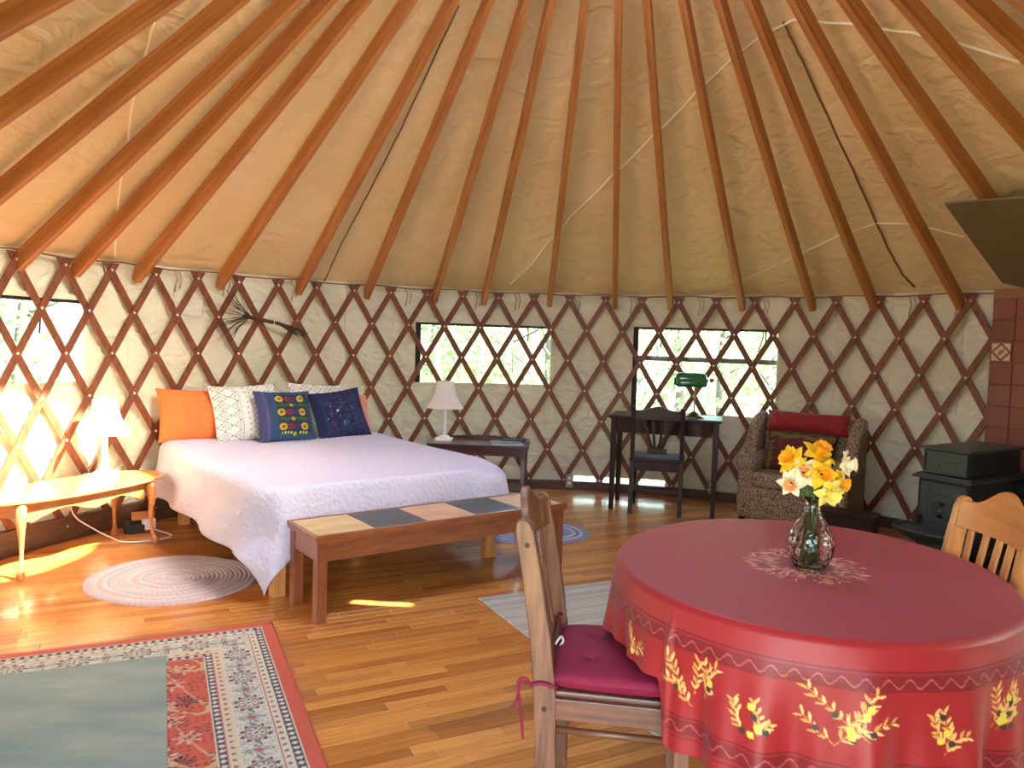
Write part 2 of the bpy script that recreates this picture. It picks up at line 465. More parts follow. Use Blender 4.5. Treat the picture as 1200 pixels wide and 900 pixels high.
# windows -----------------------------------------------------------
def arc_strip(mb, a, b, z0, z1, r0, r1, n=14, col=None):
    secs = []
    for i in range(n + 1):
        p = a + (b - a) * i / n
        secs.append([cyl(p, z0, r0), cyl(p, z0, r1), cyl(p, z1, r1), cyl(p, z1, r0)])
    mb.loft(secs, col=col)
def make_window(name, a, b, z0, z1, strap=None, cords=(), leftband=True):
    w_ = empty(name, cyl((a + b) / 2, z0), kind='structure')
    L0 = Vector(w_.location)
    def part(nm, mb, m, smooth=False):
        mb.v = [tuple(Vector(v) - L0) for v in mb.v]; return mb.build(nm, m, w_, smooth=smooth)
    mb = MB(); arc_strip(mb, a - .002, b + .002, z0 - .01, z1 + .01, R + .022, R + .024); part('window_pane', mb, M['vinyl'], True)
    if leftband:
        mb = MB(); arc_strip(mb, a, a + .0135, z0, z1, R + .008, R + .018, 2); part('side_band', mb, M['black'])
    mb = MB(); arc_strip(mb, a, b, z1 - .012, z1 + .012, R + .004, R + .018); part('top_band', mb, M['black'])
    mb = MB(); arc_strip(mb, a - .004, b + .004, z1 + .01, z1 + .045, R - .012, R + .01); part('rolled_shade', mb, M['canvas'])
    mb = MB(); arc_strip(mb, a, b, z0 - .012, z0 + .004, R + .002, R + .016)
    arc_strip(mb, b - .001, b + .004, z0, z1, R + .002, R + .016, 2); part('window_frame', mb, M['canvas'])
    if strap:
        mb = MB(); arc_strip(mb, a, b, strap, strap + .045, R + .06, R + .07); part('outer_strap', mb, M['steelgrey'])
    for (p, L) in cords:
        mb = MB(); mb.tube([cyl(p, z1, R + .018), cyl(p + .001, z1 - L * .6, R + .016), cyl(p, z1 - L, R + .018)], .006, 5); part('shade_cord', mb, M['black'])
    return w_
M['steelgrey'] = plain('grey strap', rgb(110, 112, 108), .6)
make_window('window_1', *WIN[0], cords=((-1.245, .22),))
make_window('window_2', *WIN[1], cords=((-.075, .14),))
make_window('window_3', *WIN[2], strap=1.29, cords=((.275, .18), (.535, .18)))
make_window('window_4', *WIN_ADDED[0]); make_window('window_5', *WIN_ADDED[1])

# curb board around the base
cb = MB(); n = 150
a0, a1 = -2.8, 3.02
secs = []
for i in range(n + 1):
    p = a0 + (a1 - a0) * i / n
    h = .085 + .075 * min(max((-.55 - p) / .25, 0), 1)
    secs.append([cyl(p, 0, R - .045), cyl(p, 0, R + .005), cyl(p, h, R + .005), cyl(p, h, R - .045)])
cb.loft(secs); tag(cb.build('baseboard_back', M['curb']), kind='structure')

# door frame around the opening behind the camera (open)
dj = empty('door_1', (0, 0, 0), kind='structure')
for ph in DOOR:
    mb = MB(); p = cyl(ph, 0, R); rad = Vector((math.sin(ph), math.cos(ph), 0))
    mb.bar(p + Vector((0, 0, 0)), p + Vector((0, 0, 2.08)), .09, .12, up=rad); mb.build('door_jamb', M['rafter'], dj)
mb = MB(); mb.bar(cyl(DOOR[0], 2.04), cyl(DOOR[1], 2.04), .12, .09); mb.build('door_head', M['rafter'], dj)

# roof canvas --------------------------------------------------------
def roof_above(x, y):
    """where the sun ray that lands on floor point x, y comes through the roof"""
    t = 0.0
    while True:
        p = Vector((x, y, 0)) - SUNDIR * t; r = math.hypot(p.x - CX, p.y - CY)
        if p.z >= ZC + SLOPE * (R - r): return (math.atan2(p.x - CX, p.y - CY), r)
        t += .001
SLIT = (roof_above(-.82, 4.02), roof_above(-.48, 4.00)); SH = .045
rc = MB(); nP = 220
phr = [-PI + 2 * PI * i / nP for i in range(nP + 1)]
rr_ = [R + .03] + [R - .02 - (R - .02 - RR) * k / 34 for k in range(35)]
pa, pb = 1.62, 1.92; ra, rb = 1.20, 2.10
phr = sorted([p for p in phr if abs(p - pa) > .008 and abs(p - pb) > .008] + [pa, pb])
rr_ = sorted([r for r in rr_ if abs(r - ra) > .02 and abs(r - rb) > .02] + [ra, rb], reverse=True)
PP, RG = np.meshgrid(np.array(phr), np.array(rr_), indexing='ij')
sag = .012 * np.sin(PP * 40 + .6) * 1.0 + .008 * np.sin(RG * 6 + PP * 11) + .006 * np.sin(PP * 83 + RG * 4)
edge = np.clip(np.minimum(R + .03 - RG, RG - RR) / .2, 0, 1)
inpatch = (PP > pa - .05) & (PP < pb + .05) & (RG > ra - .1) & (RG < rb + .1)
sag = np.where(inpatch, 0, sag * edge)
P_ = np.stack([CX + RG * np.sin(PP), CY + RG * np.cos(PP), ZC + SLOPE * (R - RG) + sag], -1)
pc = (PP[1:, 1:] + PP[:-1, :-1]) / 2; rc_ = (RG[1:, 1:] + RG[:-1, :-1]) / 2
keep = ~((pc > pa) & (pc < pb) & (rc_ > ra) & (rc_ < rb))
ceil_o = grid_mesh('ceiling', P_, M['roof'], keep=keep); tag(ceil_o, kind='structure')
# patch with an unseen slit, added to let a streak of sun onto the floor
s0, s1 = Vector((SLIT[0][0], SLIT[0][1], 0)), Vector((SLIT[1][0], SLIT[1][1], 0))
pm = MB(); (f0, r0), (f1, r1) = SLIT
def gridq(fa, fb, ra_, rb_, n, k):
    secs = [[cone(fa(r) + (fb(r) - fa(r)) * i / n, r) for i in range(n + 1)] for r in [ra_ + (rb_ - ra_) * j / k for j in range(k + 1)]]
    pm.loft(secs, cap=False, closed=False)
fm = lambda r: f0 + (f1 - f0) * (r - r0) / (r1 - r0)
gridq(lambda r: pa, lambda r: pb, ra, r0, 16, 4); gridq(lambda r: pa, lambda r: pb, r1, rb, 16, 2)
gridq(lambda r: pa, lambda r: fm(r) - SH / r / 2, r0, r1, 8, 3); gridq(lambda r: fm(r) + SH / r / 2, lambda r: pb, r0, r1, 10, 3)
pm.build('roof_seam_panel', M['roof'], ceil_o)
eb = MB(); secs = []  # unseen overhang, added to keep sun from entering the third window
for i in range(121):
    a = 2 * PI * i / 120
    secs.append([Vector((CX + r * math.sin(a), CY + r * math.cos(a), ZC + SLOPE * (R - r) + o_)) for r, o_ in ((R + .02, .02), (R + .36, .0), (R + .36, -.02), (R + .02, 0.0))])
eb.loft(secs, cap=False); eb.build('eave', M['roof'], ceil_o, smooth=False)
# rafters ------------------------------------------------------------
vis = [-1.8327, -1.6187, -1.4553, -1.2938, -1.1806, -1.0524, -.8675, -.6771, -.505, -.3272, -.1958, -.021, .1529, .2969, .4772, .6445, .7833, .9632, 1.151, 1.3246, 1.4989]
rest_ = [1.62, 1.95] + [2.12 + .165 * i for i in range(15)]
rest_ = [p for p in rest_ if p < 2 * PI - 2.0]
RL = (R - .03 - RR) * math.sqrt(1 + SLOPE ** 2)
rmesh = None
ang = math.atan(SLOPE)
for ph in vis + rest_:
    if rmesh is None:
        mb = MB()
        hw = .0235; dp = .098
        # x runs up the slope from the foot, z up; foot end cut to a nose
        out_ = [(0.0, 0.0), (.02, -.0), (RL, 0), (RL, dp), (.06, dp), (-.02, .055)]
        vs = [Vector((x, -hw, z)) for x, z in out_] + [Vector((x, hw, z)) for x, z in out_]
        n = len(out_)
        mb.add(vs, [tuple(range(n)), tuple(range(n, 2 * n))[::-1]] + [((i + 1) % n, i, n + i, n + (i + 1) % n) for i in range(n)])
        o = mb.build('rafter', M['rafter'], ceil_o, bev=.004); rmesh = o
    else:
        o = rmesh.copy(); col.objects.link(o)
    # underside line of the rafters: z = 1.751 at r = R
    foot = cyl(ph, 1.751 + SLOPE * .03, R - .03)
    x = Vector((-math.sin(ph) * math.cos(ang), -math.cos(ph) * math.cos(ang), math.sin(ang)))
    y = Vector((0, 0, 1)).cross(x).normalized(); z = x.cross(y)
    m4 = Matrix((x, y, z)).transposed().to_4x4(); m4.translation = foot
    o.matrix_local = m4
# compression ring and dome
rg = empty('skylight_1', (CX, CY, 0), kind='structure')
mb = MB(); zr = ZC + SLOPE * (R - RR)
n = 72; secs = []
for i in range(n + 1):
    a = 2 * PI * i / n
    secs.append([Vector((r * math.sin(a), r * math.cos(a), z)) for r, z in ((RR, zr - .17), (RR, zr + .05), (RR + .06, zr + .03), (RR + .06, zr - .14))])
mb.loft(secs, cap=False); mb.build('compression_ring', M['rafter'], rg)
mb = MB(); mb.lathe([(RR + .05, zr + .05)] + [((RR + .05) * math.cos(t), zr + .05 + .22 * math.sin(t)) for t in (.3, .6, .9, 1.2, 1.45)] + [(0.0, zr + .27)], 48)
mb.build('skylight_dome', clear('acrylic dome', (.97, .97, .97), .04, .02), rg, smooth=True)

# seam cords on the roof canvas
def cord(name, pts, r, m, off=.012, wig=0):
    P = [cone(p, q, off) for p, q in pts]; fine = []
    for i in range(len(P) - 1):
        for k in range(6):
            t = k / 6; p = pts[i][0] * (1 - t) + pts[i + 1][0] * t; q = pts[i][1] * (1 - t) + pts[i + 1][1] * t
            fine.append(cone(p + wig * math.sin((i * 6 + k) * 2.3) / q, q, off))
    fine.append(P[-1])
    b_ = MB(); b_.tube(fine, r, 6); b_.build(name, m, ceil_o, smooth=True)
cord('roof_cord', [(-0.131, 3.58), (-0.086, 3.377), (-0.041, 3.103), (0.018, 2.838), (0.139, 2.481), (0.269, 2.191), (0.442, 1.906), (0.592, 1.737), (0.731, 1.64), (0.881, 1.603), (1.059, 1.723), (1.226, 1.891), (1.321, 2.033), (1.414, 2.23)], .009, M['cordw'])
cord('roof_cord', [(0.482, 3.487), (0.616, 3.274), (0.748, 3.093), (0.852, 3.012), (0.925, 3.046), (0.975, 3.107), (1.028, 3.19)], .007, M['cordw'])
cord('roof_cord', [(-1.514, 2.256), (-1.445, 2.398), (-1.279, 2.851), (-1.171, 3.293), (-1.103, 3.622)], .007, M['cordw'])
cord('roof_seam', [(-.600, 1.467), (-0.599, 2.269), (-0.606, 2.8), (-0.614, 3.27), (-0.611, 3.66)], .006, M['cordb'], wig=.002)
cord('roof_seam', [(0.84, 1.6), (0.846, 1.832), (0.852, 2.593), (0.852, 3.227), (0.859, 3.481), (0.872, 3.596)], .008, M['cordb'], wig=.0025)

# ================================================================= LATTICE
lat = empty('wall_lattice', cyl(0, 0, 0), label='reddish brown crisscross wooden lattice lining the whole round canvas wall', cat='lattice')
L0 = Vector(lat.location)
rows = [-.17, 0, 1, 2, 3, 4, 5, 6, 6.22]
def lat_phi(k, row): return PH0 + DPH * (k + SKEW * row)
def slat(k0, sgn, r):
    """sgn -1: '/' (row 0 at k0, moving left going down), +1: backslash"""
    secs = []; hw = .0245 / .86; th = .009
    for row in rows:
        ph = lat_phi(k0 + sgn * row / 2, row); z = ZT - DZ * row
        dph = hw / R
        secs.append([cyl(ph - dph, z, r) - L0, cyl(ph + dph, z, r) - L0, cyl(ph + dph, z, r + th) - L0, cyl(ph - dph, z, r + th) - L0])
    mb = MB(); mb.loft(secs); return mb.build('slat', M['slat'], lat)
kmin = math.ceil((-2.79 - PH0) / DPH); kmax = math.floor((3.0 - PH0) / DPH)
for k in range(kmin, kmax + 1):
    if k - 3 >= kmin: slat(k, -1, R - .040)
    if k + 3 <= kmax: slat(k, 1, R - .028)
rv = MB()
for row in range(0, 7):
    for k in range(kmin, kmax + 1):
        kk = k + (.5 if row % 2 else 0); ph = lat_phi(kk, row)
        if not -1.9 < ph < 1.6: continue
        p = cyl(ph, ZT - DZ * row, R - .040) - L0; rad = Vector((math.sin(ph), math.cos(ph), 0)); t = Vector((math.cos(ph), -math.sin(ph), 0)); u = Vector((0, 0, 1))
        rr0 = .0105
        ring = [p + (t * math.cos(a) + u * math.sin(a)) * rr0 for a in [2 * PI * j / 6 for j in range(6)]]
        tip = [p - rad * .006 + (t * math.cos(a) + u * math.sin(a)) * rr0 * .6 for a in [2 * PI * j / 6 for j in range(6)]]
        rv.loft([ring, tip])
tag(rv.build('rivets', M['rivet'], lat), kind='stuff')

# ================================================================= BED
e1 = Vector((.789, .614, 0)); e2 = Vector((-.614, .789, 0)); BZ = math.atan2(.614, .789)
bed = empty('bed', (-1.263, 3.96, 0), BZ, 'large bed with low wooden legs under the pale quilt', 'bed')
BW, BL = 1.60, 2.10
mb = MB(); mb.box((BW / 2, BL / 2, .46), (BW - .02, BL - .02, .24)); mb.build('mattress', M['mattress'], bed, bev=.05)
mb = MB()
mb.box((.06, BL / 2, .30), (.04, BL - .1, .10)); mb.box((BW - .06, BL / 2, .30), (.04, BL - .1, .10))
mb.box((BW / 2, .08, .30), (BW - .1, .04, .10)); mb.box((BW / 2, BL - .08, .30), (BW - .1, .04, .10))
mb.box((BW / 2, BL / 2, .335), (BW - .1, BL - .1, .02)); mb.build('bed_frame', M['pine'], bed, bev=.004)
for x, y in ((.08, .09), (BW - .09, .09), (.08, BL - .12), (BW - .09, BL - .12), (BW / 2, .6)):
    mb = MB(); mb.box((x, y, .15), (.07, .07, .30)); mb.build('leg', M['pine'], bed, bev=.004)
# coverlet: cloth grid folded over the mattress
su = np.arange(-.40, BW + .36, .018); tv = np.arange(-.36, BL - .02, .018)
S_, T_ = np.meshgrid(su, tv, indexing='ij')
rad = .22
def rr_clamp(S, T):
    # nearest point on rounded rectangle (rounded at the foot corners)
    cx = np.clip(S, rad, BW - rad); cy = np.clip(T, rad, BL + 5)
    dx, dy = S - cx, T - cy; d = np.hypot(dx, dy)
    ins = d <= rad
    k = np.where(ins, 1, rad / np.maximum(d, 1e-6))
    return cx + dx * k, cy + dy * k, np.where(ins, 0, d - rad), dx / np.maximum(d, 1e-6), dy / np.maximum(d, 1e-6), np.where(ins, rad - d, 0)
BX, BY, D_, NX, NY, IN = rr_clamp(S_, T_)
bend = .07
arc = np.minimum(D_ / bend, PI / 2)
outw = bend * np.sin(arc); down = bend * (1 - np.cos(arc)); rest_d = np.maximum(D_ - bend * PI / 2, 0)
wave = .022 * np.sin((S_ * 1.3 + T_) * 9 + .8) * np.clip(rest_d / .2, 0, 1) + .03 * np.sin(np.arctan2(NY, NX) * 6 + 1) * np.clip(rest_d / .3, 0, 1)
footside = np.clip(-NY, 0, 1) ** 2 * (np.clip((BW * .98 - BX) / .3, 0, 1)) * np.clip((BX - .08) / .1, 0, 1)
flare = .16 * rest_d * (1 - footside) + wave * (1 - footside * .95)
X_ = BX + NX * (outw * (1 - .8 * footside) + flare); Y_ = BY + NY * (outw * (1 - .8 * footside) + flare)
corner = np.clip(IN, 0, 1)
edgefall = .0
Z_ = .612 - down - rest_d * .97 + .012 * np.sin(S_ * 5 + 1) * np.sin(T_ * 4) - .05 * np.clip((.35 - np.hypot(np.maximum(BX, .0) - BW, BY)) / .35, 0, 1)
qu = .0022 * np.sin(S_ * 2 * PI / .045) * np.sin(T_ * 2 * PI / .045)
Z_ = Z_ + np.where(D_ <= 0, qu, 0); X_ = X_ + NX * np.where(D_ > 0, qu, 0); Y_ = Y_ + NY * np.where(D_ > 0, qu, 0)
Z_ = np.maximum(Z_, .03)
m_, nt_, bs_ = new_mat('pale quilted coverlet'); bs_.inputs['Base Color'].default_value = (*rgb(204, 199, 217), 1); bs_.inputs['Roughness'].default_value = .85
v_ = nt_.nodes.new('ShaderNodeTexVoronoi'); v_.inputs['Scale'].default_value = 38; tc = nt_.nodes.new('ShaderNodeTexCoord'); nt_.links.new(tc.outputs['Object'], v_.inputs['Vector'])
bump(nt_, bs_, v_.outputs['Distance'], .55, .012)
cov = grid_mesh('coverlet', np.stack([X_, Y_, Z_], -1), m_, solid=.008)
cov.location = (-1.263, 3.96, 0); cov.rotation_euler = (0, 0, BZ)
tag(cov, 'pale lavender white quilted coverlet spread over the bed, corner hanging down at left', 'coverlet')

# pillows --------------------------------------------------------------
def pillow(name, wdt, hgt, th, mat, colf, label, cat, group=None, n=72, ruffle=0, cols=True):
    u = np.linspace(-1, 1, n); U_, V_ = np.meshgrid(u, u, indexing='ij')
    pin = 1 - .07 * (1 - U_ ** 2) ; pin2 = 1 - .07 * (1 - V_ ** 2)
    X = U_ * wdt / 2 * pin2; Z = V_ * hgt / 2 * pin + hgt / 2
    T = th / 2 * ((1 - np.abs(U_) ** 2.6) * (1 - np.abs(V_) ** 2.6)) ** .55
    T = T * (1 + .05 * np.sin(U_ * 7 + V_ * 5)) + .003 * np.sin(U_ * 23 + 2 * V_)
    front = np.stack([X, -T, Z], -1); back = np.stack([X, T, Z], -1)
    A = np.concatenate([front, back[::-1]], 0)
    C = None
    if cols:
        cf = colf(U_, V_); C = np.concatenate([cf, cf[::-1]], 0)
    o = grid_mesh(name, A, mat, C=C, closed_u=True)
    tag(o, label, cat, group); return o
def place(o, a, back, z, tilt, rz=0, roll=0):
    """a along the bed head, back: metres forward of the head line; tilt backwards"""
    p = Vector((-1.263, 3.96, 0)) + e2 * (BL - back) + e1 * a; p.z = z
    o.matrix_world = Matrix.Translation(p) @ Matrix.Rotation(BZ + rz, 4, 'Z') @ Matrix.Rotation(-tilt, 4, 'X') @ Matrix.Rotation(roll, 4, 'Y')
def mixc(base, mask, c):
    m = np.clip(mask, 0, 1)[..., None]; return base * (1 - m) + np.array(c) * m
def const(U, c): return np.ones(U.shape + (3,)) * np.array(c)
def c_diamond(U, V, flip=False):
    base = const(U, rgb(232, 228, 216)); ink = rgb(92, 104, 104)
    if flip: U, V = V, U
    g = lambda x, y: np.abs(((x) % 1) - .5) + np.abs(((y) % 1) - .5)
    a = g((U + 1) / .46, (V + 1) / .34)
    m = ((a > .42) & (a < .52)) | ((a > .14) & (a < .22))
    zone = (U < -.28)
    base = mixc(base, (m & zone) * .8, ink)
    b = g((U + 1) / .22, (V + 1) / .2)
    m2 = (b < .24) | ((b > .42) & (b < .5) & (V > .5))
    base = mixc(base, (m2 & (U > -.2) & (U < .0)) * .7, ink)
    m3 = np.sin(U * 40) * np.sin(V * 34) > .25
    base = mixc(base, (m3 & (U > .05)) * .6, rgb(80, 130, 125))
    base = mixc(base, (np.abs(U + .24) < .02) * .5, ink)
    return base
def disc(U, V, x, y, r, a=1.0): return ((U - x) ** 2 + ((V - y) * a) ** 2) < r * r
def c_navy1(U, V):
    base = const(U, rgb(62, 66, 106)); base = mixc(base, (U > -.62) * 1.0, rgb(40, 70, 104))
    base = mixc(base, (np.abs(U + .74) < .04) * .7, rgb(92, 84, 130))
    base = mixc(base, ((U > -.4) & (U < .85) & (np.abs(V) < .82)) * 1.0, rgb(38, 52, 48))
    base = mixc(base, (np.sin(U * 30 + 6 * np.sin(V * 12)) * np.sin(V * 33) > .5) * .5 * ((U > -.4) & (U < .85)), rgb(60, 96, 90))
    for y in (.62, .06, -.52):
        base = mixc(base, ((np.abs(V - y) < .19) & (U > -.38) & (U < .8)) * .8, rgb(34, 36, 66))
        base = mixc(base, ((np.abs(V - y + .27) < .05) & (U > -.38) & (U < .8)) * .8, rgb(40, 90, 60))
        for x in (-.25, .55):
            base = mixc(base, disc(U, V, x, y, .14), rgb(196, 160, 40)); base = mixc(base, disc(U, V, x, y, .07), rgb(120, 90, 30))
        for x in (.05, .30):
            base = mixc(base, disc(U, V, x, y, .12, 1.1), rgb(140, 26, 44) if x < .2 else rgb(50, 46, 110))
            base = mixc(base, disc(U, V, x, y, .05), rgb(50, 40, 70))
        base = mixc(base, disc(U, V, .15, y - .28, .07), rgb(170, 160, 50))
    # a line of small yellow stitched strokes under the lowest band
    base = mixc(base, ((np.abs(V + .74) < .045) & (np.sin(U * 55) > .2) & (((U > -.3) & (U < .1)) | ((U > .3) & (U < .62)))), rgb(196, 190, 120))
    return base
def c_navy2(U, V):
    base = const(U, rgb(26, 32, 72)); r = np.random.default_rng(3)
    fr = (np.maximum(np.abs(U), np.abs(V)) < .72) & (np.maximum(np.abs(U), np.abs(V)) > .66)
    base = mixc(base, fr * (np.sin((U + V) * 40) > .2) * .6, rgb(40, 80, 100))
    cols_ = [rgb(60, 110, 130), rgb(110, 50, 100), rgb(150, 150, 160), rgb(60, 130, 120), rgb(130, 60, 60), rgb(60, 70, 150)]
    for i in range(80):
        x, y = r.uniform(-.62, .62, 2); s = r.uniform(.012, .03)
        base = mixc(base, disc(U, V, x, y, s) * .85, cols_[i % 6])
    for (x, y) in ((-.5, .45), (.5, .5), (-.45, 0), (.5, .15), (-.45, -.45), (.5, -.2), (.05, -.45), (.05, .35)):
        a = np.arctan2(V - y, U - x); d = np.hypot(U - x, V - y)
        base = mixc(base, ((d < .12) & (np.sin(a * 6) > .1)) * .5, cols_[int(abs(x * 10)) % 6])
    base = mixc(base, disc(U, V, -.18, .08, .045), rgb(235, 235, 235))
    return base
o = pillow('pillow', .62, .42, .17, M['orange'], None, 'plain orange pillow leaning on the lattice at left end of the bed head', 'pillow', cols=False)
place(o, .22, .07, .60, math.radians(20), 0, .03)
o = pillow('pillow', .5, .34, .15, M['pink'], None, 'coral pink pillow mostly hidden behind the dark navy cushion', 'pillow', cols=False)
place(o, 1.40, .06, .60, math.radians(20))
o = pillow('cushion', .53, .47, .15, M['fabric'], lambda U, V: c_diamond(U, V), 'white cushion with grey diamond print beside the orange pillow', 'cushion')
place(o, .55, .20, .60, math.radians(24), .04, -.03)
o = pillow('cushion', .50, .47, .15, M['fabric'], lambda U, V: c_diamond(-V, U), 'white cushion with diamond band along its top edge, behind the dark navy cushion', 'cushion')
place(o, 1.13, .20, .60, math.radians(24), -.04, .05)
o = pillow('cushion', .46, .43, .14, M['fabric'], c_navy1, 'blue embroidered cushion with three rows of yellow and red flowers', 'cushion')
place(o, .79, .36, .60, math.radians(26), .05, .02)
o = pillow('cushion', .46, .43, .14, M['fabric'], c_navy2, 'dark navy cushion stitched with small faint coloured figures, rightmost cushion on the bed', 'cushion')
place(o, 1.27, .36, .60, math.radians(26), -.03, -.12)

# ================================================================= BENCH
be1 = Vector((.804, .595, 0)); BEZ = math.atan2(.595, .804)
bench = empty('bench', (-.933, 3.681, 0), BEZ, 'long wooden bench with stone tile top at the foot of the bed', 'bench')
BHT = .445; LX = 1.58; DY = .365
for x in (.022, LX - .022):
    for y in (.022, DY - .022):
        mb = MB(); mb.box((x, y, (BHT - .03) / 2), (.055, .055, BHT - .03)); mb.build('leg', M['benchdark'], bench, bev=.003)
for y in (.012, DY - .012): mb = MB(); mb.box((LX / 2, y, BHT - .085), (LX - .1, .022, .10)); mb.build('side_rail', M['bench'], bench, bev=.002)
for x in (.012, LX - .012): mb = MB(); mb.box((x, DY / 2, BHT - .085), (.022, DY - .1, .10)); mb.build('end_rail', M['bench'], bench, bev=.002)
mb = MB()
mb.box((LX / 2, DY / 2, BHT - .026), (LX + .03, DY + .03, .018)); mb.box((LX / 2, -.006, BHT - .010), (LX + .04, .022, .026)); mb.box((LX / 2, DY + .006, BHT - .010), (LX + .04, .022, .026))
mb.box((-.012, DY / 2, BHT - .010), (.02, DY, .026)); mb.box((LX + .012, DY / 2, BHT - .010), (.02, DY, .026)); mb.build('top_frame', M['bench'], bench, bev=.002)
tcs = [(206, 180, 128), (78, 82, 84), (206, 166, 128), (76, 82, 86), (212, 178, 140)]
tw = LX / 5
for i, c in enumerate(tcs):
    mb = MB(); mb.box((tw * (i + .5), DY / 2 + .0, BHT - .010), (tw - .004, DY - .012, .022), b=.002)
    m_ = plain('stone tile %s' % 'abcde'[i], rgb(*c), .55, 0, (8, .1)) if i else plain('sandstone tile', rgb(*c), .55, 0, (8, .1))
    n_ = tex_noise(m_.node_tree, 6, (1, 2, 1), 6); r_ = ramp(m_.node_tree, n_.outputs[0], [(.3, tuple(x * .78 for x in rgb(*c))), (.7, tuple(min(x * 1.1, 1) for x in rgb(*c)))])
    m_.node_tree.links.new(r_.outputs[0], m_.node_tree.nodes['Principled BSDF'].inputs['Base Color'])
    t_ = mb.build('tile', m_, bench)
    t_['label'] = ['cream stone tile', 'dark grey slate tile', 'pinkish sandstone tile', 'dark grey slate tile', 'peach stone tile'][i]

# ================================================================= RUGS
def oval_rug(name, c, rz, A, B, label, cols, rings=17):
    """braided rug: concentric ridges of braid"""
    o_ = empty(name, c, rz, label, 'rug')
    k = rings * 6; n = 240
    L = A - B; tt = []; off = []
    for i in range(n):
        u = i / n
        if u < .35: tt.append(-PI / 2 + PI * u / .35); off.append(L)
        elif u < .5: tt.append(PI / 2); off.append(L - 2 * L * (u - .35) / .15)
        elif u < .85: tt.append(PI / 2 + PI * (u - .5) / .35); off.append(-L)
        else: tt.append(1.5 * PI); off.append(-L + 2 * L * (u - .85) / .15)
    t = np.array(tt); off = np.array(off)
    rows_ = []; cc = []
    tw_ = np.arange(n) * 2 * PI / n
    for i in range(k + 1):
        f = i / k
        x = off + B * f * np.cos(t); y = B * f * np.sin(t)
        ph = (f * rings) % 1.0
        z = .004 + .010 * math.sqrt(max(0, 1 - (2 * ph - 1) ** 2)) + .0012 * np.sin(np.round(20 + 90 * f) * tw_ + int(f * rings) * 1.3)
        if i == k: z = z * 0 + .001
        rows_.append(np.stack([x, y, z], -1))
        j = int(f * rings - 1e-6); c0 = np.array(cols[j % len(cols)]) if j < rings - 1 else np.array(cols[-1])
        var = 1 + .10 * np.sin(np.round(20 + 90 * f) * tw_ + j * 2) + .05 * np.sin(tw_ * 3 + j)
        cc.append(c0[None] * var[:, None])
    P = np.array(rows_).transpose(1, 0, 2); C = np.clip(np.array(cc).transpose(1, 0, 2), 0, 1)
    b = grid_mesh('braid', P, M['weave'], o_, C=C, closed_u=True); return o_
g1 = [rgb(204, 192, 184), rgb(192, 186, 190), rgb(206, 188, 182), rgb(200, 192, 182), rgb(184, 180, 190), rgb(210, 194, 188), rgb(204, 172, 166)]
oval_rug('braided_rug', (-1.93, 4.30, 0), math.radians(-22), .475, .43, 'oval braided rug in pale pink and grey on the floor left of the bed', g1)
g2 = [rgb(150, 166, 196), rgb(196, 198, 204), rgb(120, 140, 180), rgb(206, 206, 208), rgb(140, 156, 190), rgb(150, 150, 170)]
oval_rug('braided_rug', (.20, 5.62, 0), math.radians(8), .42, .31, 'blue and white oval braided rug showing beyond the right end of the bench', g2, 12)

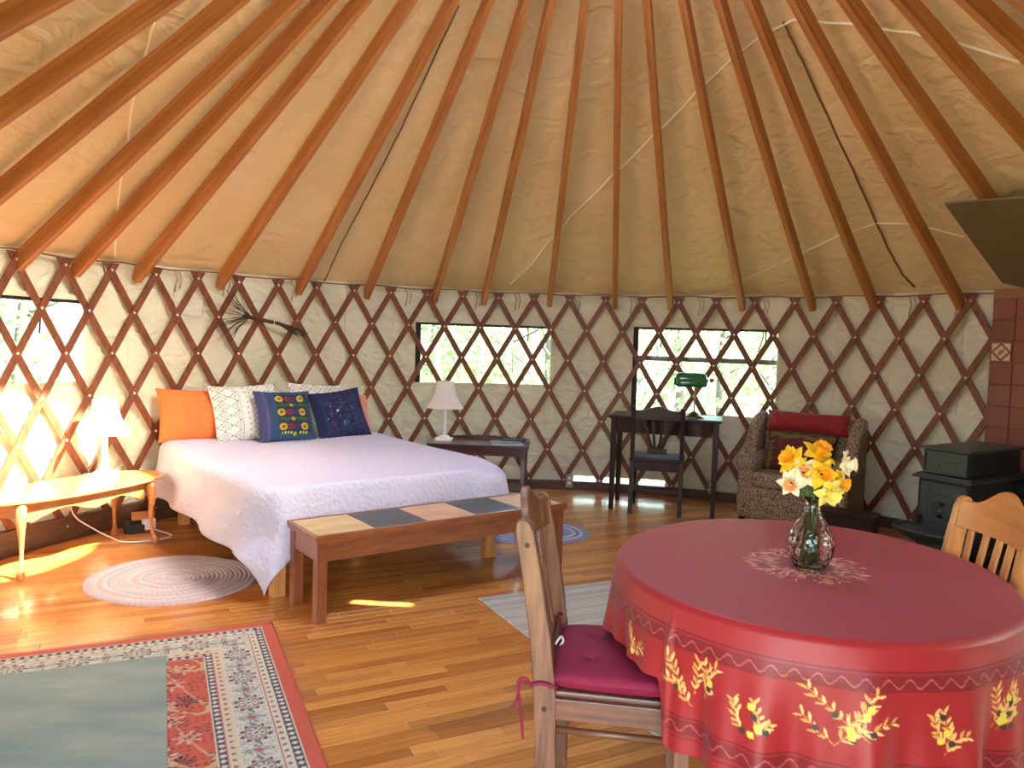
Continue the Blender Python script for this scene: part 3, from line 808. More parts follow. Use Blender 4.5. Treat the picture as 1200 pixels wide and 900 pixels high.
# persian rug: corner TR (-1.159,3.685), right edge towards (-.576,2.437)
rx = Vector((-.583, 1.248, 0)).normalized()          # along the right edge, away from the camera
ry = Vector((-rx.y, rx.x, 0))                        # to the left
def rug_col(a, b):
    """a: distance from the far edge, b: distance from the right edge (m); symmetrical borders"""
    W_, L_ = 1.75, 2.2
    d = np.minimum(np.minimum(a, L_ - a), np.minimum(b, W_ - b))
    along = np.where(np.minimum(a, L_ - a) < np.minimum(b, W_ - b), b, a)
    C = const(a, rgb(196, 92, 70))
    ivory = rgb(206, 200, 176); ink = rgb(76, 72, 76); rose = rgb(176, 96, 92); blue = rgb(100, 122, 130)
    def band(lo, hi): return (d >= lo) & (d < hi)
    C = mixc(C, band(.060, .066), ivory)
    def guard(C, lo, hi):
        C = mixc(C, band(lo, hi), ink); m = (lo + hi) / 2
        return mixc(C, band(lo + .003, hi - .003) & (np.sin(along * 2 * PI / .034) + .7 * np.cos((d - m) * 2 * PI / .03) > .3), rgb(204, 200, 188))
    def ivb(C, lo, hi, c):
        C = mixc(C, band(lo, hi), c); m = (lo + hi) / 2
        al_ = ((along % .042) - .021)
        C = mixc(C, band(lo, hi) & (np.hypot(al_, d - m) < .0085), rgb(120, 118, 100)); C = mixc(C, band(lo, hi) & (np.hypot(al_, d - m) < .0035), rose)
        return mixc(C, (band(lo, lo + .003) | band(hi - .003, hi)), rose)
    C = guard(C, .066, .094); C = ivb(C, .094, .133, ivory)
    C = mixc(C, band(.133, .262), rgb(202, 200, 178))
    dd = d - .1975; al = (along % .24) - .12
    mb_ = band(.138, .258)
    rr2 = np.hypot(al * .8, dd); an = np.arctan2(dd, al * .8)
    C = mixc(C, mb_ & (rr2 < .050 + .006 * np.cos(an * 10)) & (rr2 > .043), ink); C = mixc(C, mb_ & (rr2 < .040) & (rr2 > .032), rgb(150, 112, 116)); C = mixc(C, mb_ & (rr2 < .030) & (np.sin(an * 8 + rr2 * 60) > -.2), rgb(116, 128, 120))
    C = mixc(C, mb_ & (rr2 < .012), rgb(214, 206, 186)); C = mixc(C, mb_ & (rr2 < .006), ink)
    al2 = ((along + .12) % .24) - .12; r3 = np.hypot(al2 * .8, dd); an3 = np.arctan2(dd, al2)
    C = mixc(C, mb_ & (r3 < .034 + .016 * np.cos(an3 * 4)) & (np.sin(an3 * 12 + r3 * 160) > .0), rgb(110, 128, 136)); C = mixc(C, mb_ & (r3 < .012), rose)
    spk = (np.sin(a * 260 + 3 * np.sin(b * 90)) * np.sin(b * 240 + 3 * np.sin(a * 80)) > .35)
    C = mixc(C, (mb_ & spk & (rr2 > .052)) * .6, rgb(112, 112, 102))
    C = ivb(C, .262, .303, rgb(208, 190, 158)); C = guard(C, .303, .330); C = mixc(C, band(.330, .334), ivory)
    F_ = d >= .334
    for (px, py, s, cI) in ((.44, .42, .055, 0), (.58, .47, .06, 1), (.74, .42, .06, 2), (.88, .48, .06, 0), (1.03, .42, .05, 1), (1.2, .46, .07, 2), (.50, .55, .05, 1), (.68, .58, .06, 0), (.98, .57, .05, 0), (.55, .62, .07, 0), (.75, .5, .06, 1), (.95, .60, .08, 2), (1.15, .52, .08, 0), (.68, .75, .07, 1), (.9, .82, .07, 0), (1.3, .7, .08, 2), (1.1, .85, .08, 1), (.6, .98, .06, 0), (1.45, .55, .08, 0), (1.6, .8, .09, 2)):
        r4 = np.hypot(a - px, b - py); a4 = np.arctan2(b - py, a - px)
        pc_ = [rgb(208, 190, 150), rgb(196, 180, 160), rgb(60, 56, 74)][cI]
        C = mixc(C, F_ & (r4 < s * (.8 + .25 * np.cos(a4 * 7))) & (np.sin(a4 * 14 + r4 * 70) > -.3), pc_); C = mixc(C, F_ & (r4 < s * .3), rgb(170, 70, 60)); C = mixc(C, F_ & (r4 < s * .12), ink)
    vn = (np.abs(np.sin(a * 16 + 2.2 * np.sin(b * 14)) - np.sin(b * 15)) < .13)
    C = mixc(C, (F_ & vn) * .85, rgb(196, 172, 120))
    sp2 = (np.sin(a * 120 + 3 * np.sin(b * 50)) * np.sin(b * 130 + 3 * np.sin(a * 45)) > .62)
    C = mixc(C, (F_ & sp2) * .8, rgb(70, 60, 66))
    return C
st = .0052
ga = np.arange(0, 2.2 + st, st); gb_ = np.arange(0, 1.75 + st, st)
# only the corner of the rug that can be seen is sampled finely
ga = np.concatenate([ga[ga < 1.75], np.arange(1.76, 2.21, .04)]); gb_ = np.concatenate([gb_[gb_ < 1.25], np.arange(1.26, 1.76, .05)])
A_, B_ = np.meshgrid(ga, gb_, indexing='ij')
TR = Vector((-1.155, 3.69, 0))
edge_z = np.minimum(np.minimum(A_, 2.2 - A_), np.minimum(B_, 1.75 - B_))
Zr = .002 + .008 * np.clip(edge_z / .008, 0, 1)
P_ = np.stack([TR.x - rx.x * A_ + ry.x * B_, TR.y - rx.y * A_ + ry.y * B_, Zr], -1)
o = grid_mesh('persian_rug', P_, M['weave'], C=rug_col(A_, B_)); tag(o, 'oriental rug with terracotta edge and ivory floral borders, lower left of the room', 'rug')
# blue grey mat lying on it: right edge px (195,772) to (198,900); far edge to (0,796)
m_, nt_, bs_ = new_mat('sage blue mat')
n_ = tex_noise(nt_, 2.2, (1, 3, 1), 5); r_ = ramp(nt_, n_.outputs[0], [(.3, rgb(118, 138, 132)), (.55, rgb(138, 152, 138)), (.75, rgb(156, 162, 146))])
nt_.links.new(r_.outputs[0], bs_.inputs['Base Color']); bs_.inputs['Roughness'].default_value = .9
n2 = tex_noise(nt_, 180); bump(nt_, bs_, n2.outputs[0], .3, .003)
mat = MB(); c1 = Vector((-1.476, 3.237, 0)); c2 = Vector((-1.02, 2.25, 0)); dd = (c2 - c1).normalized(); nn = Vector((dd.y, -dd.x, 0)); c3 = Vector((-2.043, 2.997, 0)); 
q0 = c1; qa = (c3 - c1).normalized()
pts = [q0, q0 + qa * 1.3, q0 + qa * 1.3 + dd * 1.5, q0 + dd * 1.5]
for i, z in enumerate((.0105, .0175)): pass
mat.loft([[p + Vector((0, 0, .0105)) for p in pts], [p + Vector((0, 0, .0165)) for p in pts], [p + (sum(pts, Vector()) / 4 - p) * .004 + Vector((0, 0, .018)) for p in pts]])
tag(mat.build('floor_mat', m_), 'plain blue grey mat lying on top of the oriental rug', 'mat')
# striped cotton rug under the dining table
p0, p1, p2 = Vector((-.153, 4.125, 0)), Vector((.83, 4.60, 0)), Vector((.119, 3.498, 0))
sx_ = (p1 - p0).normalized(); sy_ = Vector((sx_.y, -sx_.x, 0))
W_, L_ = 1.35, 1.72
ua = np.arange(0, W_ + .004, .006); va = np.arange(0, L_ + .004, .006)
A_, B_ = np.meshgrid(ua, va, indexing='ij')
# edge from p0 towards p2 slants: use p2 direction
sy_ = (Vector((.62, 2.60, 0)) - p0).normalized()
r5 = np.random.default_rng(5); tab = r5.uniform(0, 1, 400)
lv = np.interp(B_ / .007, np.arange(400), tab)
lv = .6 * lv + .4 * np.interp(B_ / .021 + 40, np.arange(400), tab)
C = np.array(rgb(150, 150, 138))[None, None] * (1 - lv[..., None]) + np.array(rgb(214, 208, 190))[None, None] * lv[..., None]
C = C * (1 + .10 * np.sin(A_ * 300 + B_ * 900))[..., None]
ez = np.minimum(np.minimum(A_, W_ - A_), np.minimum(B_, L_ - B_))
P_ = np.stack([p0.x + sx_.x * A_ + sy_.x * B_, p0.y + sx_.y * A_ + sy_.y * B_, .002 + .006 * np.clip(ez / .006, 0, 1) + .001 * np.sin(B_ * 400)], -1)
o = grid_mesh('striped_rug', P_, M['weave'], C=np.clip(C, 0, 1)); tag(o, 'flat woven rug in thin grey and cream stripes under the dining table', 'rug')

# ================================================================= COFFEE TABLE (left)
ct = empty('coffee_table', (-2.74, 4.70, 0), math.atan2(.91, .415), 'oval oak side table with curved legs and scalloped apron at far left', 'table')
TA, TB, TH = .63, .27, .45
def oval(a, b, n=64, z=0, p=2.3):
    out = []
    for i in range(n):
        t = 2 * PI * i / n; c, s = math.cos(t), math.sin(t)
        out.append(Vector((a * math.copysign(abs(c) ** (2 / p), c), b * math.copysign(abs(s) ** (2 / p), s), z)))
    return out
mb = MB(); mb.loft([oval(TA - .012, TB - .012, z=TH - .022), oval(TA, TB, z=TH - .014), oval(TA, TB, z=TH - .008), oval(TA - .010, TB - .010, z=TH)]); mb.build('tabletop', M['oak'], ct)
secs = []; 
for (s_, z0) in ((1, None),):
    o1 = oval(TA - .10, TB - .055, z=0); o2 = oval(TA - .12, TB - .075, z=0)
    n = 64; vs = []; 
    for i in range(n):
        t = 2 * PI * i / n; x = o1[i].x
        drop = .075 + .022 * math.cos(x / (TA - .1) * PI * 3) + (.02 if abs(x) > .35 else 0)
        vs.append([Vector((o1[i].x, o1[i].y, TH - .022)), Vector((o1[i].x, o1[i].y, TH - .022 - drop)), Vector((o2[i].x, o2[i].y, TH - .022 - drop)), Vector((o2[i].x, o2[i].y, TH - .022))])
    vs.append(vs[0]); mb = MB(); mb.loft(vs, cap=False)
mb.build('apron', M['oak'], ct)
for sx in (-1, 1):
    for sy in (-1, 1):
        bx, by = sx * .43, sy * .175; ox, oy = sx * .7, sy * .7
        prof = [(0, .016, .030), (.012, .026, .036), (.035, .024, .030), (.07, .013, .016), (.14, .011, .006), (.22, .015, .002), (.30, .024, .010), (.36, .030, .006), (.425, .027, 0)]
        mb = MB(); mb.tube([(bx + ox * o_, by + oy * o_, z) for z, r, o_ in prof], [r for z, r, o_ in prof], 10); mb.build('leg', M['oak'], ct, smooth=True)

# lamps ------------------------------------------------------------------
def table_lamp(name, loc, rz, label, s=1.0):
    L = empty(name, loc, rz, label, 'lamp', 'white table lamps beside the bed')
    mb = MB(); mb.box((0, 0, .012 * s), (.15 * s, .15 * s, .024 * s), b=.006); mb.lathe([(.055 * s, .024 * s), (.045 * s, .04 * s), (.03 * s, .048 * s)], 20); mb.build('base', M['plastic'], L)
    mb = MB(); mb.lathe([(.026 * s, .045 * s), (.016 * s, .06 * s), (.02 * s, .075 * s), (.021 * s, .30 * s), (.026 * s, .31 * s), (.015 * s, .325 * s), (.012 * s, .37 * s)], 18); mb.build('stem', M['plastic'], L, smooth=True)
    mb = MB(); pr = [(.165, .285), (.158, .295), (.125, .34), (.10, .39), (.085, .44), (.076, .49), (.072, .515)]
    n = 36; secs = []
    for r, z in pr: secs.append([Vector((r * s * (1 + .012 * math.cos(9 * 2 * PI * j / n)) * math.cos(2 * PI * j / n), r * s * (1 + .012 * math.cos(9 * 2 * PI * j / n)) * math.sin(2 * PI * j / n), z * s)) for j in range(n)])
    mb.loft(secs, cap=False)
    sh = mb.build('lamp_shade', M['shade'], L, smooth=True)
    sm = sh.modifiers.new('t', 'SOLIDIFY'); sm.thickness = .003
    mb = MB(); mb.tube([(0, 0, .37 * s), (0, 0, .53 * s)], .004, 6); mb.lathe([(0.0, .52 * s), (.009, .53 * s), (.006, .545 * s), (0.0, .55 * s)], 10); mb.lathe([(.012, .37 * s), (.028, .41 * s), (.03, .44 * s), (.018, .47 * s), (0.0, .478 * s)], 12); mb.build('finial', M['plastic'], L, smooth=True)
    return L
m_, nt_, bs_ = new_mat('white pleated shade'); bs_.inputs['Base Color'].default_value = (*rgb(240, 236, 228), 1); bs_.inputs['Roughness'].default_value = .9
tr = nt_.nodes.new('ShaderNodeBsdfTranslucent'); tr.inputs[0].default_value = (*rgb(245, 236, 220), 1); mxs = nt_.nodes.new('ShaderNodeMixShader'); mxs.inputs[0].default_value = .35
nt_.links.new(bs_.outputs[0], mxs.inputs[1]); nt_.links.new(tr.outputs[0], mxs.inputs[2]); nt_.links.new(mxs.outputs[0], nt_.nodes['Material Output'].inputs[0])
M['shade'] = m_
lamp1 = table_lamp('table_lamp', (-2.715, 5.03, TH), .3, 'white table lamp with sunlit bell shade on the oval oak table')

# power strip, outlet and cord below it
ps = empty('power_strip', (-2.62, 5.27, 0), math.radians(38), 'black and white plug adapters on the floor under the oval table', 'power strip')
mb = MB(); mb.box((0, 0, .03), (.10, .05, .06), b=.004); mb.box((-.06, .0, .05), (.04, .05, .09), b=.004); mb.build('adapter', M['blackpl'], ps)
mb = MB(); mb.box((.08, 0, .055), (.09, .035, .075), b=.004); mb.build('adapter', M['plastic'], ps)
mb = MB(); mb.box((.05, .03, .115), (.15, .02, .06), b=.003); mb.build('outlet_box', M['oak'], ps)
pth = [(-2.75, 4.98, TH + .006), (-2.79, 5.03, TH + .004), (-2.855, 5.05, TH + .003), (-2.93, 5.0, .40), (-2.90, 4.98, .2), (-2.80, 5.05, .08), (-2.68, 5.08, .008), (-2.60, 5.02, .008), (-2.50, 5.02, .008), (-2.38, 5.10, .008), (-2.34, 5.20, .008), (-2.42, 5.25, .02), (-2.54, 5.25, .05)]
def smooth_path(p, k=5):
    p = [Vector(x) for x in p]; out = []
    for i in range(len(p) - 1):
        a, b, c, d = p[max(i - 1, 0)], p[i], p[i + 1], p[min(i + 2, len(p) - 1)]
        for j in range(k):
            t = j / k; out.append(.5 * ((2 * b) + (c - a) * t + (2 * a - 5 * b + 4 * c - d) * t * t + (3 * b - a - 3 * c + d) * t ** 3))
    out.append(p[-1]); return out
mb = MB(); mb.tube([Matrix.Rotation(-.3, 3, 'Z') @ (p - Vector((-2.715, 5.03, TH))) for p in smooth_path(pth)], .0045, 6); mb.build('power_cord', M['plastic'], lamp1, smooth=True)

# ================================================================= NIGHT TABLE (right of bed)
nt_ob = empty('night_table', (-.26, 6.52, 0), math.radians(-4), 'dark mahogany side table right of the bed holding a lamp and a magazine', 'table')
mb = MB(); mb.box((0, 0, .545), (.86, .44, .025)); mb.build('tabletop', M['mahog'], nt_ob, bev=.006)
mb = MB(); mb.box((0, -.19, .50), (.76, .02, .065)); mb.box((0, .19, .50), (.76, .02, .065)); mb.box((-.38, 0, .50), (.02, .38, .065)); mb.box((.38, 0, .50), (.02, .38, .065)); mb.build('apron', M['mahog'], nt_ob, bev=.002)
for sx in (-1, 1):
    for sy in (-1, 1):
        mb = MB(); mb.loft([[Vector((sx * .385 + a * k, sy * .185 + b * k, z)) for a, b in ((-1, -1), (1, -1), (1, 1), (-1, 1))] for z, k in ((0, .012), (.45, .020), (.535, .020))]); mb.build('leg', M['mahog'], nt_ob, bev=.002)
mb = MB(); mb.box((0, 0, .17), (.74, .36, .02)); mb.build('shelf', M['mahog'], nt_ob, bev=.002)
mb = MB()   # low shaped gallery rail at the back
for i in range(14):
    x0 = -.42 + .84 * i / 14; h = .012 + .022 * math.sin(PI * (i + .5) / 14) ** 2
    mb.box((x0 + .03, .21, .557 + h / 2), (.061, .012, h))
mb.build('gallery', M['mahog'], nt_ob)
table_lamp('table_lamp', (-.575, 6.52, .5575), 0, 'white table lamp with bell shade standing on the mahogany side table', 1.0)
bk = MB(); bk.box((0, 0, .005), (.27, .21, .010), col=rgb(120, 118, 120)); o = bk.build('magazine', None)
mz = MB()
bx = MB(); bx.box((0, 0, .004), (.27, .20, .008))
bpy.data.objects.remove(o)
mg = empty('magazine', (-.03, 6.44, .5575), .12, 'grey magazine lying on the mahogany side table', 'magazine')
bx.build('pages', plain('page edges', rgb(200, 198, 190), .7), mg)
n = 40; U_, V_ = np.meshgrid(np.linspace(-.5, .5, n), np.linspace(-.5, .5, n), indexing='ij')
C = const(U_, rgb(120, 120, 124)); C = mixc(C, (np.abs(V_ - .38) < .07), rgb(200, 196, 190)); C = mixc(C, (np.hypot(U_, V_ + .1) < .25), rgb(70, 78, 90)); C = mixc(C, np.hypot(U_ - .1, V_) < .1, rgb(190, 150, 120))
grid_mesh('cover', np.stack([U_ * .274, V_ * .204, U_ * 0 + .0086], -1), M['print'], mg, C=C, solid=.001)
bkk = empty('dark_book', (.03, 6.60, .5575), -.15, 'thin dark book beside the magazine on the mahogany side table', 'book')
mb = MB(); mb.box((0, 0, .009), (.19, .13, .018), b=.002); mb.build('book_cover', plain('dark cloth cover', rgb(50, 34, 40), .6), bkk)

# ================================================================= DESK
dk = empty('desk', (0, 0, 0), 0, 'dark espresso writing desk with bowed drawer front under the third window', 'desk')
dfl = Vector((.869, 6.52, 0)); d1 = Vector((.963, -.27, 0)).normalized(); d2 = Vector((.27, .963, 0)).normalized()
dk.location = dfl; dk.rotation_euler = (0, 0, math.atan2(d1.y, d1.x))
DW, DD, DH = .90, .46, .825
mb = MB(); mb.box((DW / 2, DD / 2, DH - .012), (DW + .05, DD + .03, .024)); mb.build('desktop', M['espresso'], dk, bev=.006)
for x in (.022, DW - .022):
    for y in (.022, DD - .022):
        mb = MB(); mb.loft([[Vector((x + a * k, y + b * k, z)) for a, b in ((-1, -1), (1, -1), (1, 1), (-1, 1))] for z, k in ((0, .019), (DH - .16, .024), (DH - .024, .024))]); mb.build('leg', M['espresso'], dk, bev=.003)
mb = MB(); mb.box((DW / 2, DD - .02, DH - .085), (DW - .08, .02, .12)); mb.box((.02, DD / 2, DH - .085), (.02, DD - .08, .12)); mb.box((DW - .02, DD / 2, DH - .085), (.02, DD - .08, .12)); mb.build('apron', M['espresso'], dk)
for i in range(3):
    x0 = .05 + (DW - .10) * i / 3; x1 = x0 + (DW - .10) / 3 - .006; secs = []
    for k in range(9):
        t = k / 8; x = x0 + (x1 - x0) * t; y = .012 - .022 * math.sin(PI * t)
        secs.append([Vector((x, y, DH - .145)), Vector((x, y, DH - .027)), Vector((x, y + .03, DH - .027)), Vector((x, y + .03, DH - .145))])
    mb = MB(); mb.loft(secs); mb.build('drawer', M['espresso'], dk, smooth=False)
# banker lamp
bl = empty('desk_lamp', (1.575, 6.50, DH), math.radians(-10), 'brass desk lamp with green glass shade on the dark desk', 'lamp')
mb = MB(); mb.lathe([(.088, 0), (.09, .006), (.085, .014), (.06, .022), (.045, .040), (.02, .052), (.012, .058)], 28); mb.build('base', M['brassd'] if 'brassd' in M else M['brass'], bl, smooth=True)
mb = MB(); mb.tube([(0, 0, .05), (0, 0, .30)], .006, 8); mb.lathe([(.006, .16), (.012, .165), (.006, .17)], 10); mb.tube([(0, 0, .295), (0, -.01, .31), (0, -.03, .315)], .006, 8); mb.tube([(.12, 0, .325), (.15, 0, .33), (.16, 0, .325)], [.02, .017, .004], 10); mb.build('pole', M['brass'], bl, smooth=True)
secs = []; n = 14
for k in range(15):
    x = -.145 + .28 * k / 14; e = math.sqrt(max(0, 1 - abs(2 * k / 14 - 1) ** 6)); r = .03 + .035 * e
    secs.append([Vector((x - .03, math.cos(a) * r * 1.15 - .015, .30 + math.sin(a) * r * 1.35)) for a in [math.radians(-22) + math.radians(224) * j / n for j in range(n + 1)]])
mb = MB(); mb.loft(secs, closed=False, cap=False)
for q in (secs[0], secs[-1]): mb.add(q + [Vector((q[0].x, -.015, .30))], [tuple(list(range(len(q))) + [len(q)])])
m_ = plain('green glass shade', rgb(0, 104, 52), .12, 0); m_.node_tree.nodes['Principled BSDF'].inputs['Coat Weight'].default_value = 1
sh = mb.build('lamp_shade', m_, bl, smooth=True); s_ = sh.modifiers.new('t', 'SOLIDIFY'); s_.thickness = .004

# desk chair (dark, splat back, seen from behind)
dc = empty('desk_chair', (1.29, 6.56, 0), math.radians(-13), 'dark wooden chair with fan slat back pushed up to the writing desk', 'chair')
cw = .205
for sx in (-1, 1):
    mb = MB(); secs = []
    for z, y in ((0, -.235), (.25, -.215), (.45, -.205), (.7, -.225), (.92, -.255)):
        secs.append([Vector((sx * cw + a * .018, y + b * .016, z)) for a, b in ((-1, -1), (1, -1), (1, 1), (-1, 1))])
    mb.loft(secs); mb.build('leg', M['espresso'], dc, bev=.003)
    mb = MB(); mb.loft([[Vector((sx * .20 + a * k, .19 + b * k, z)) for a, b in ((-1, -1), (1, -1), (1, 1), (-1, 1))] for z, k in ((0, .014), (.45, .020))]); mb.build('leg', M['espresso'], dc, bev=.003)
    mb = MB(); mb.bar((sx * .2, -.21, .17), (sx * .2, .19, .17), .018, .025); mb.build('stretcher', M['espresso'], dc)
    mb = MB(); mb.bar((sx * .2, -.2, .42), (sx * .2, .19, .42), .02, .05); mb.build('side_rail', M['espresso'], dc)
mb = MB(); mb.box((0, -.01, .462), (.46, .43, .03)); mb.build('seat', M['espresso'], dc, bev=.01)
for c_, d_ in (((0, -.205, .41), (.38, .02, .075)), ((0, .19, .42), (.38, .02, .05)), ((0, -.215, .21), (.38, .016, .02))): mb = MB(); mb.box(c_, d_); mb.build('cross_rail', M['espresso'], dc)
def crest_outline(w, z0, z1, zc):
    pts = [(-w, z0), (w, z0)]
    for i in range(17):
        t = 1 - 2 * i / 16; pts.append((w * t, z1 + (zc - z1) * (.5 + .5 * math.cos(PI * min(1, abs(t) * 1.35)))))
    return pts
mX = Matrix(((1, 0, 0), (0, 0, -1), (0, 1, 0))).to_4x4()   # outline xy -> xz, extrude along -y
mb = MB(); mb.prism(crest_outline(cw + .0, .81, .89, .925), .022, Matrix.Translation((0, -.235, 0)) @ mX); mb.build('crest_rail', M['espresso'], dc, bev=.003)
mb = MB(); mb.box((0, -.215, .54), (.16, .02, .05)); mb.build('splat_shoe', M['espresso'], dc)
for i, (a, b) in enumerate(((-.03, -.13), (-.015, -.045), (.015, .045), (.03, .13))):
    mb = MB(); mb.bar((a * 1.2, -.215, .55), (b, -.238, .83), .022, .012, up=(0, 1, 0)); mb.build('back_slat', M['espresso'], dc)

# ================================================================= ARMCHAIR
AF = Vector((1.87, 6.24, 0)); ax = Vector((.8, -.6, 0))
ac = empty('armchair', AF, math.atan2(-.6, .8), 'wing armchair in brown patterned fabric in the corner right of the desk', 'armchair'); ac.scale = (1.10, 1.0, .90)
m_, nt_, bs_ = new_mat('brown scroll upholstery')
v_ = nt_.nodes.new('ShaderNodeTexVoronoi'); v_.inputs['Scale'].default_value = 56; v_.feature = 'DISTANCE_TO_EDGE'
tc = nt_.nodes.new('ShaderNodeTexCoord'); nzz = tex_noise(nt_, 18, detail=2); vm = nt_.nodes.new('ShaderNodeVectorMath'); vm.operation = 'ADD'; vs_ = nt_.nodes.new('ShaderNodeVectorMath'); vs_.operation = 'SCALE'; vs_.inputs[3].default_value = .06
nt_.links.new(nzz.outputs['Color'], vs_.inputs[0]); nt_.links.new(tc.outputs['Object'], vm.inputs[0]); nt_.links.new(vs_.outputs[0], vm.inputs[1]); nt_.links.new(vm.outputs[0], v_.inputs['Vector'])
r_ = ramp(nt_, v_.outputs['Distance'], [(.03, rgb(84, 62, 46)), (.09, rgb(140, 116, 90)), (.3, rgb(186, 164, 132))])
nt_.links.new(r_.outputs[0], bs_.inputs['Base Color']); bs_.inputs['Roughness'].default_value = .85; bump(nt_, bs_, v_.outputs['Distance'], .4, .004)
M['uph'] = m_
AW, AD = .82, .62
def softbox(c, d, r, n=5, m=None):
    """rounded box by superellipsoid section lofts"""
    c = Vector(c); mb = MB(); hx, hy, hz = d[0] / 2, d[1] / 2, d[2] / 2
    secs = []; k = 6; levels = [(-hz, 1)] 
    lv = []
    for i in range(k + 1): t = PI / 2 * i / k; lv.append((-hz + r * (1 - math.sin(t)), r * (1 - math.cos(t))))
    lv = lv[::-1]; lv = [(-hz + r * (1 - math.cos(PI / 2 * i / k)), r * (1 - math.sin(PI / 2 * i / k))) for i in range(k + 1)]
    lv += [(-z, ins) for z, ins in lv[::-1]]
    for z, ins in lv:
        q = []
        for cx_, cy_, a0_ in ((hx - r, hy - r, 0), (-hx + r, hy - r, PI / 2), (-hx + r, -hy + r, PI), (hx - r, -hy + r, 1.5 * PI)):
            for j in range(n + 1):
                a = a0_ + PI / 2 * j / n; rr = r - ins; q.append(Vector((cx_ + rr * math.cos(a), cy_ + rr * math.sin(a), z)))
        secs.append(q)
    mb.loft(secs)
    mb.v = [tuple((m @ Vector(v) if m is not None else Vector(v)) + c) for v in mb.v]; return mb
def sb(name, mat, parent, c, d, r, m=None): return softbox(c, d, r, m=m).build(name, mat, parent, smooth=True)
sb('seat_base', M['uph'], ac, (AW / 2, AD / 2, .19), (AW - .04, AD - .03, .30), .03)
sb('seat_cushion', M['uph'], ac, (AW / 2, AD / 2 - .03, .40), (AW - .24, AD - .06, .15), .05)
for sx in (0, 1):
    x = .075 if sx == 0 else AW - .075
    mb = softbox((x, AD / 2, .30), (.12, AD - .02, .50), .03)
    mb.tube([(x, -.005, .54), (x, .02, .545), (x, AD * .8, .565)], [.06, .078, .078], 18)
    mb.build('arm', M['uph'], ac, smooth=True)
    # wing
    secs = []
    for y, z0, z1 in ((.20, .60, .70), (.28, .56, .86), (.40, .55, .97), (.52, .5, 1.0)):
        xx = .045 if sx == 0 else AW - .045
        secs.append([Vector((xx - .045, y, z0)), Vector((xx + .045, y, z0)), Vector((xx + .045, y, z1 - .03)), Vector((xx + .02, y, z1)), Vector((xx - .02, y, z1)), Vector((xx - .045, y, z1 - .03))])
    mb = MB(); mb.loft(secs); mb.build('wing', M['uph'], ac, bev=.02)
sb('backrest', M['uph'], ac, (AW / 2, AD - .11, .66), (AW - .14, .17, .64), .06, Matrix.Rotation(math.radians(-6), 3, 'X'))
for x in (.06, AW - .06):
    for y in (.05, AD - .05):
        mb = MB(); mb.loft([[Vector((x + a * k, y + b * k, z)) for a, b in ((-1, -1), (1, -1), (1, 1), (-1, 1))] for z, k in ((0, .016), (.06, .024))]); mb.build('foot', M['espresso'], ac)
# red bolster pillow across the top, patterned cushion
Ma = Matrix.Translation(AF) @ Matrix.Rotation(math.atan2(-.6, .8), 4, 'Z') @ Matrix.Diagonal((1.10, 1.0, .90, 1))
def c_tap(U, V):
    C = const(U, rgb(96, 28, 30)); C = mixc(C, (V > .62) | (U < -.75), rgb(120, 100, 50))
    C = mixc(C, (np.sin(U * 9 + 2 * np.sin(V * 6)) * np.sin(V * 8) > .35) * .8, rgb(60, 20, 26)); C = mixc(C, disc(U, V, .1, .0, .3) * .8, rgb(140, 30, 40)); C = mixc(C, disc(U, V, -.4, -.2, .2) * .7, rgb(56, 60, 40))
    C = mixc(C, (np.sin(U * 60) * np.sin(V * 60) > .7) * .5, rgb(150, 120, 70)); C = mixc(C, np.maximum(np.abs(U), np.abs(V)) > .95, rgb(24, 22, 20)); return C
o = pillow('cushion', .62, .20, .20, M['redvel'], None, 'bright red bolster cushion along the top of the armchair back', 'cushion', cols=False)
o.matrix_world = Ma @ Matrix.Translation((AW / 2, AD - .23, .82)) @ Matrix.Rotation(-.2, 4, 'X')
o = pillow('cushion', .52, .38, .15, M['fabric'], c_tap, 'maroon and gold patterned cushion with black edge propped in the armchair', 'cushion')
o.matrix_world = Ma @ Matrix.Translation((AW / 2 - .02, AD - .36, .465)) @ Matrix.Rotation(-.35, 4, 'X')

# ================================================================= DINING TABLE
TC = Vector((.947, 2.364, 0)); TZ = .752
dt = empty('dining_table', TC, 0, 'round dining table hidden under the red olive print cloth', 'table')
mb = MB(); mb.loft([oval(.555, .555, z=TZ - .030, p=2), oval(.568, .568, z=TZ - .02, p=2), oval(.568, .568, z=TZ - .006, p=2), oval(.563, .563, z=TZ, p=2)]); mb.build('tabletop', M['pine'], dt)
for a in (45, 135, 225, 315):
    x, y = .36 * math.cos(math.radians(a)), .36 * math.sin(math.radians(a))
    mb = MB(); mb.loft([[Vector((x + p * k, y + q * k, z)) for p, q in ((-1, -1), (1, -1), (1, 1), (-1, 1))] for z, k in ((0, .02), (.6, .032), (TZ - .03, .032))]); mb.build('leg', M['pine'], dt, bev=.003)
mb = MB()
for a in range(4):
    m3 = Matrix.Rotation(a * PI / 2, 3, 'Z'); mb.box(m3 @ Vector((0, .36, TZ - .075)), (.66, .02, .085), m3)
mb.build('apron', M['pine'], dt)
# cloth
SA, SB, RA = .628, .575, math.radians(-113.7)
nth = 1500; th = np.linspace(0, 2 * PI, nth, endpoint=False)
def smst(x): x = np.clip(x, 0, 1); return x * x * (3 - 2 * x)
deg = np.degrees(th)
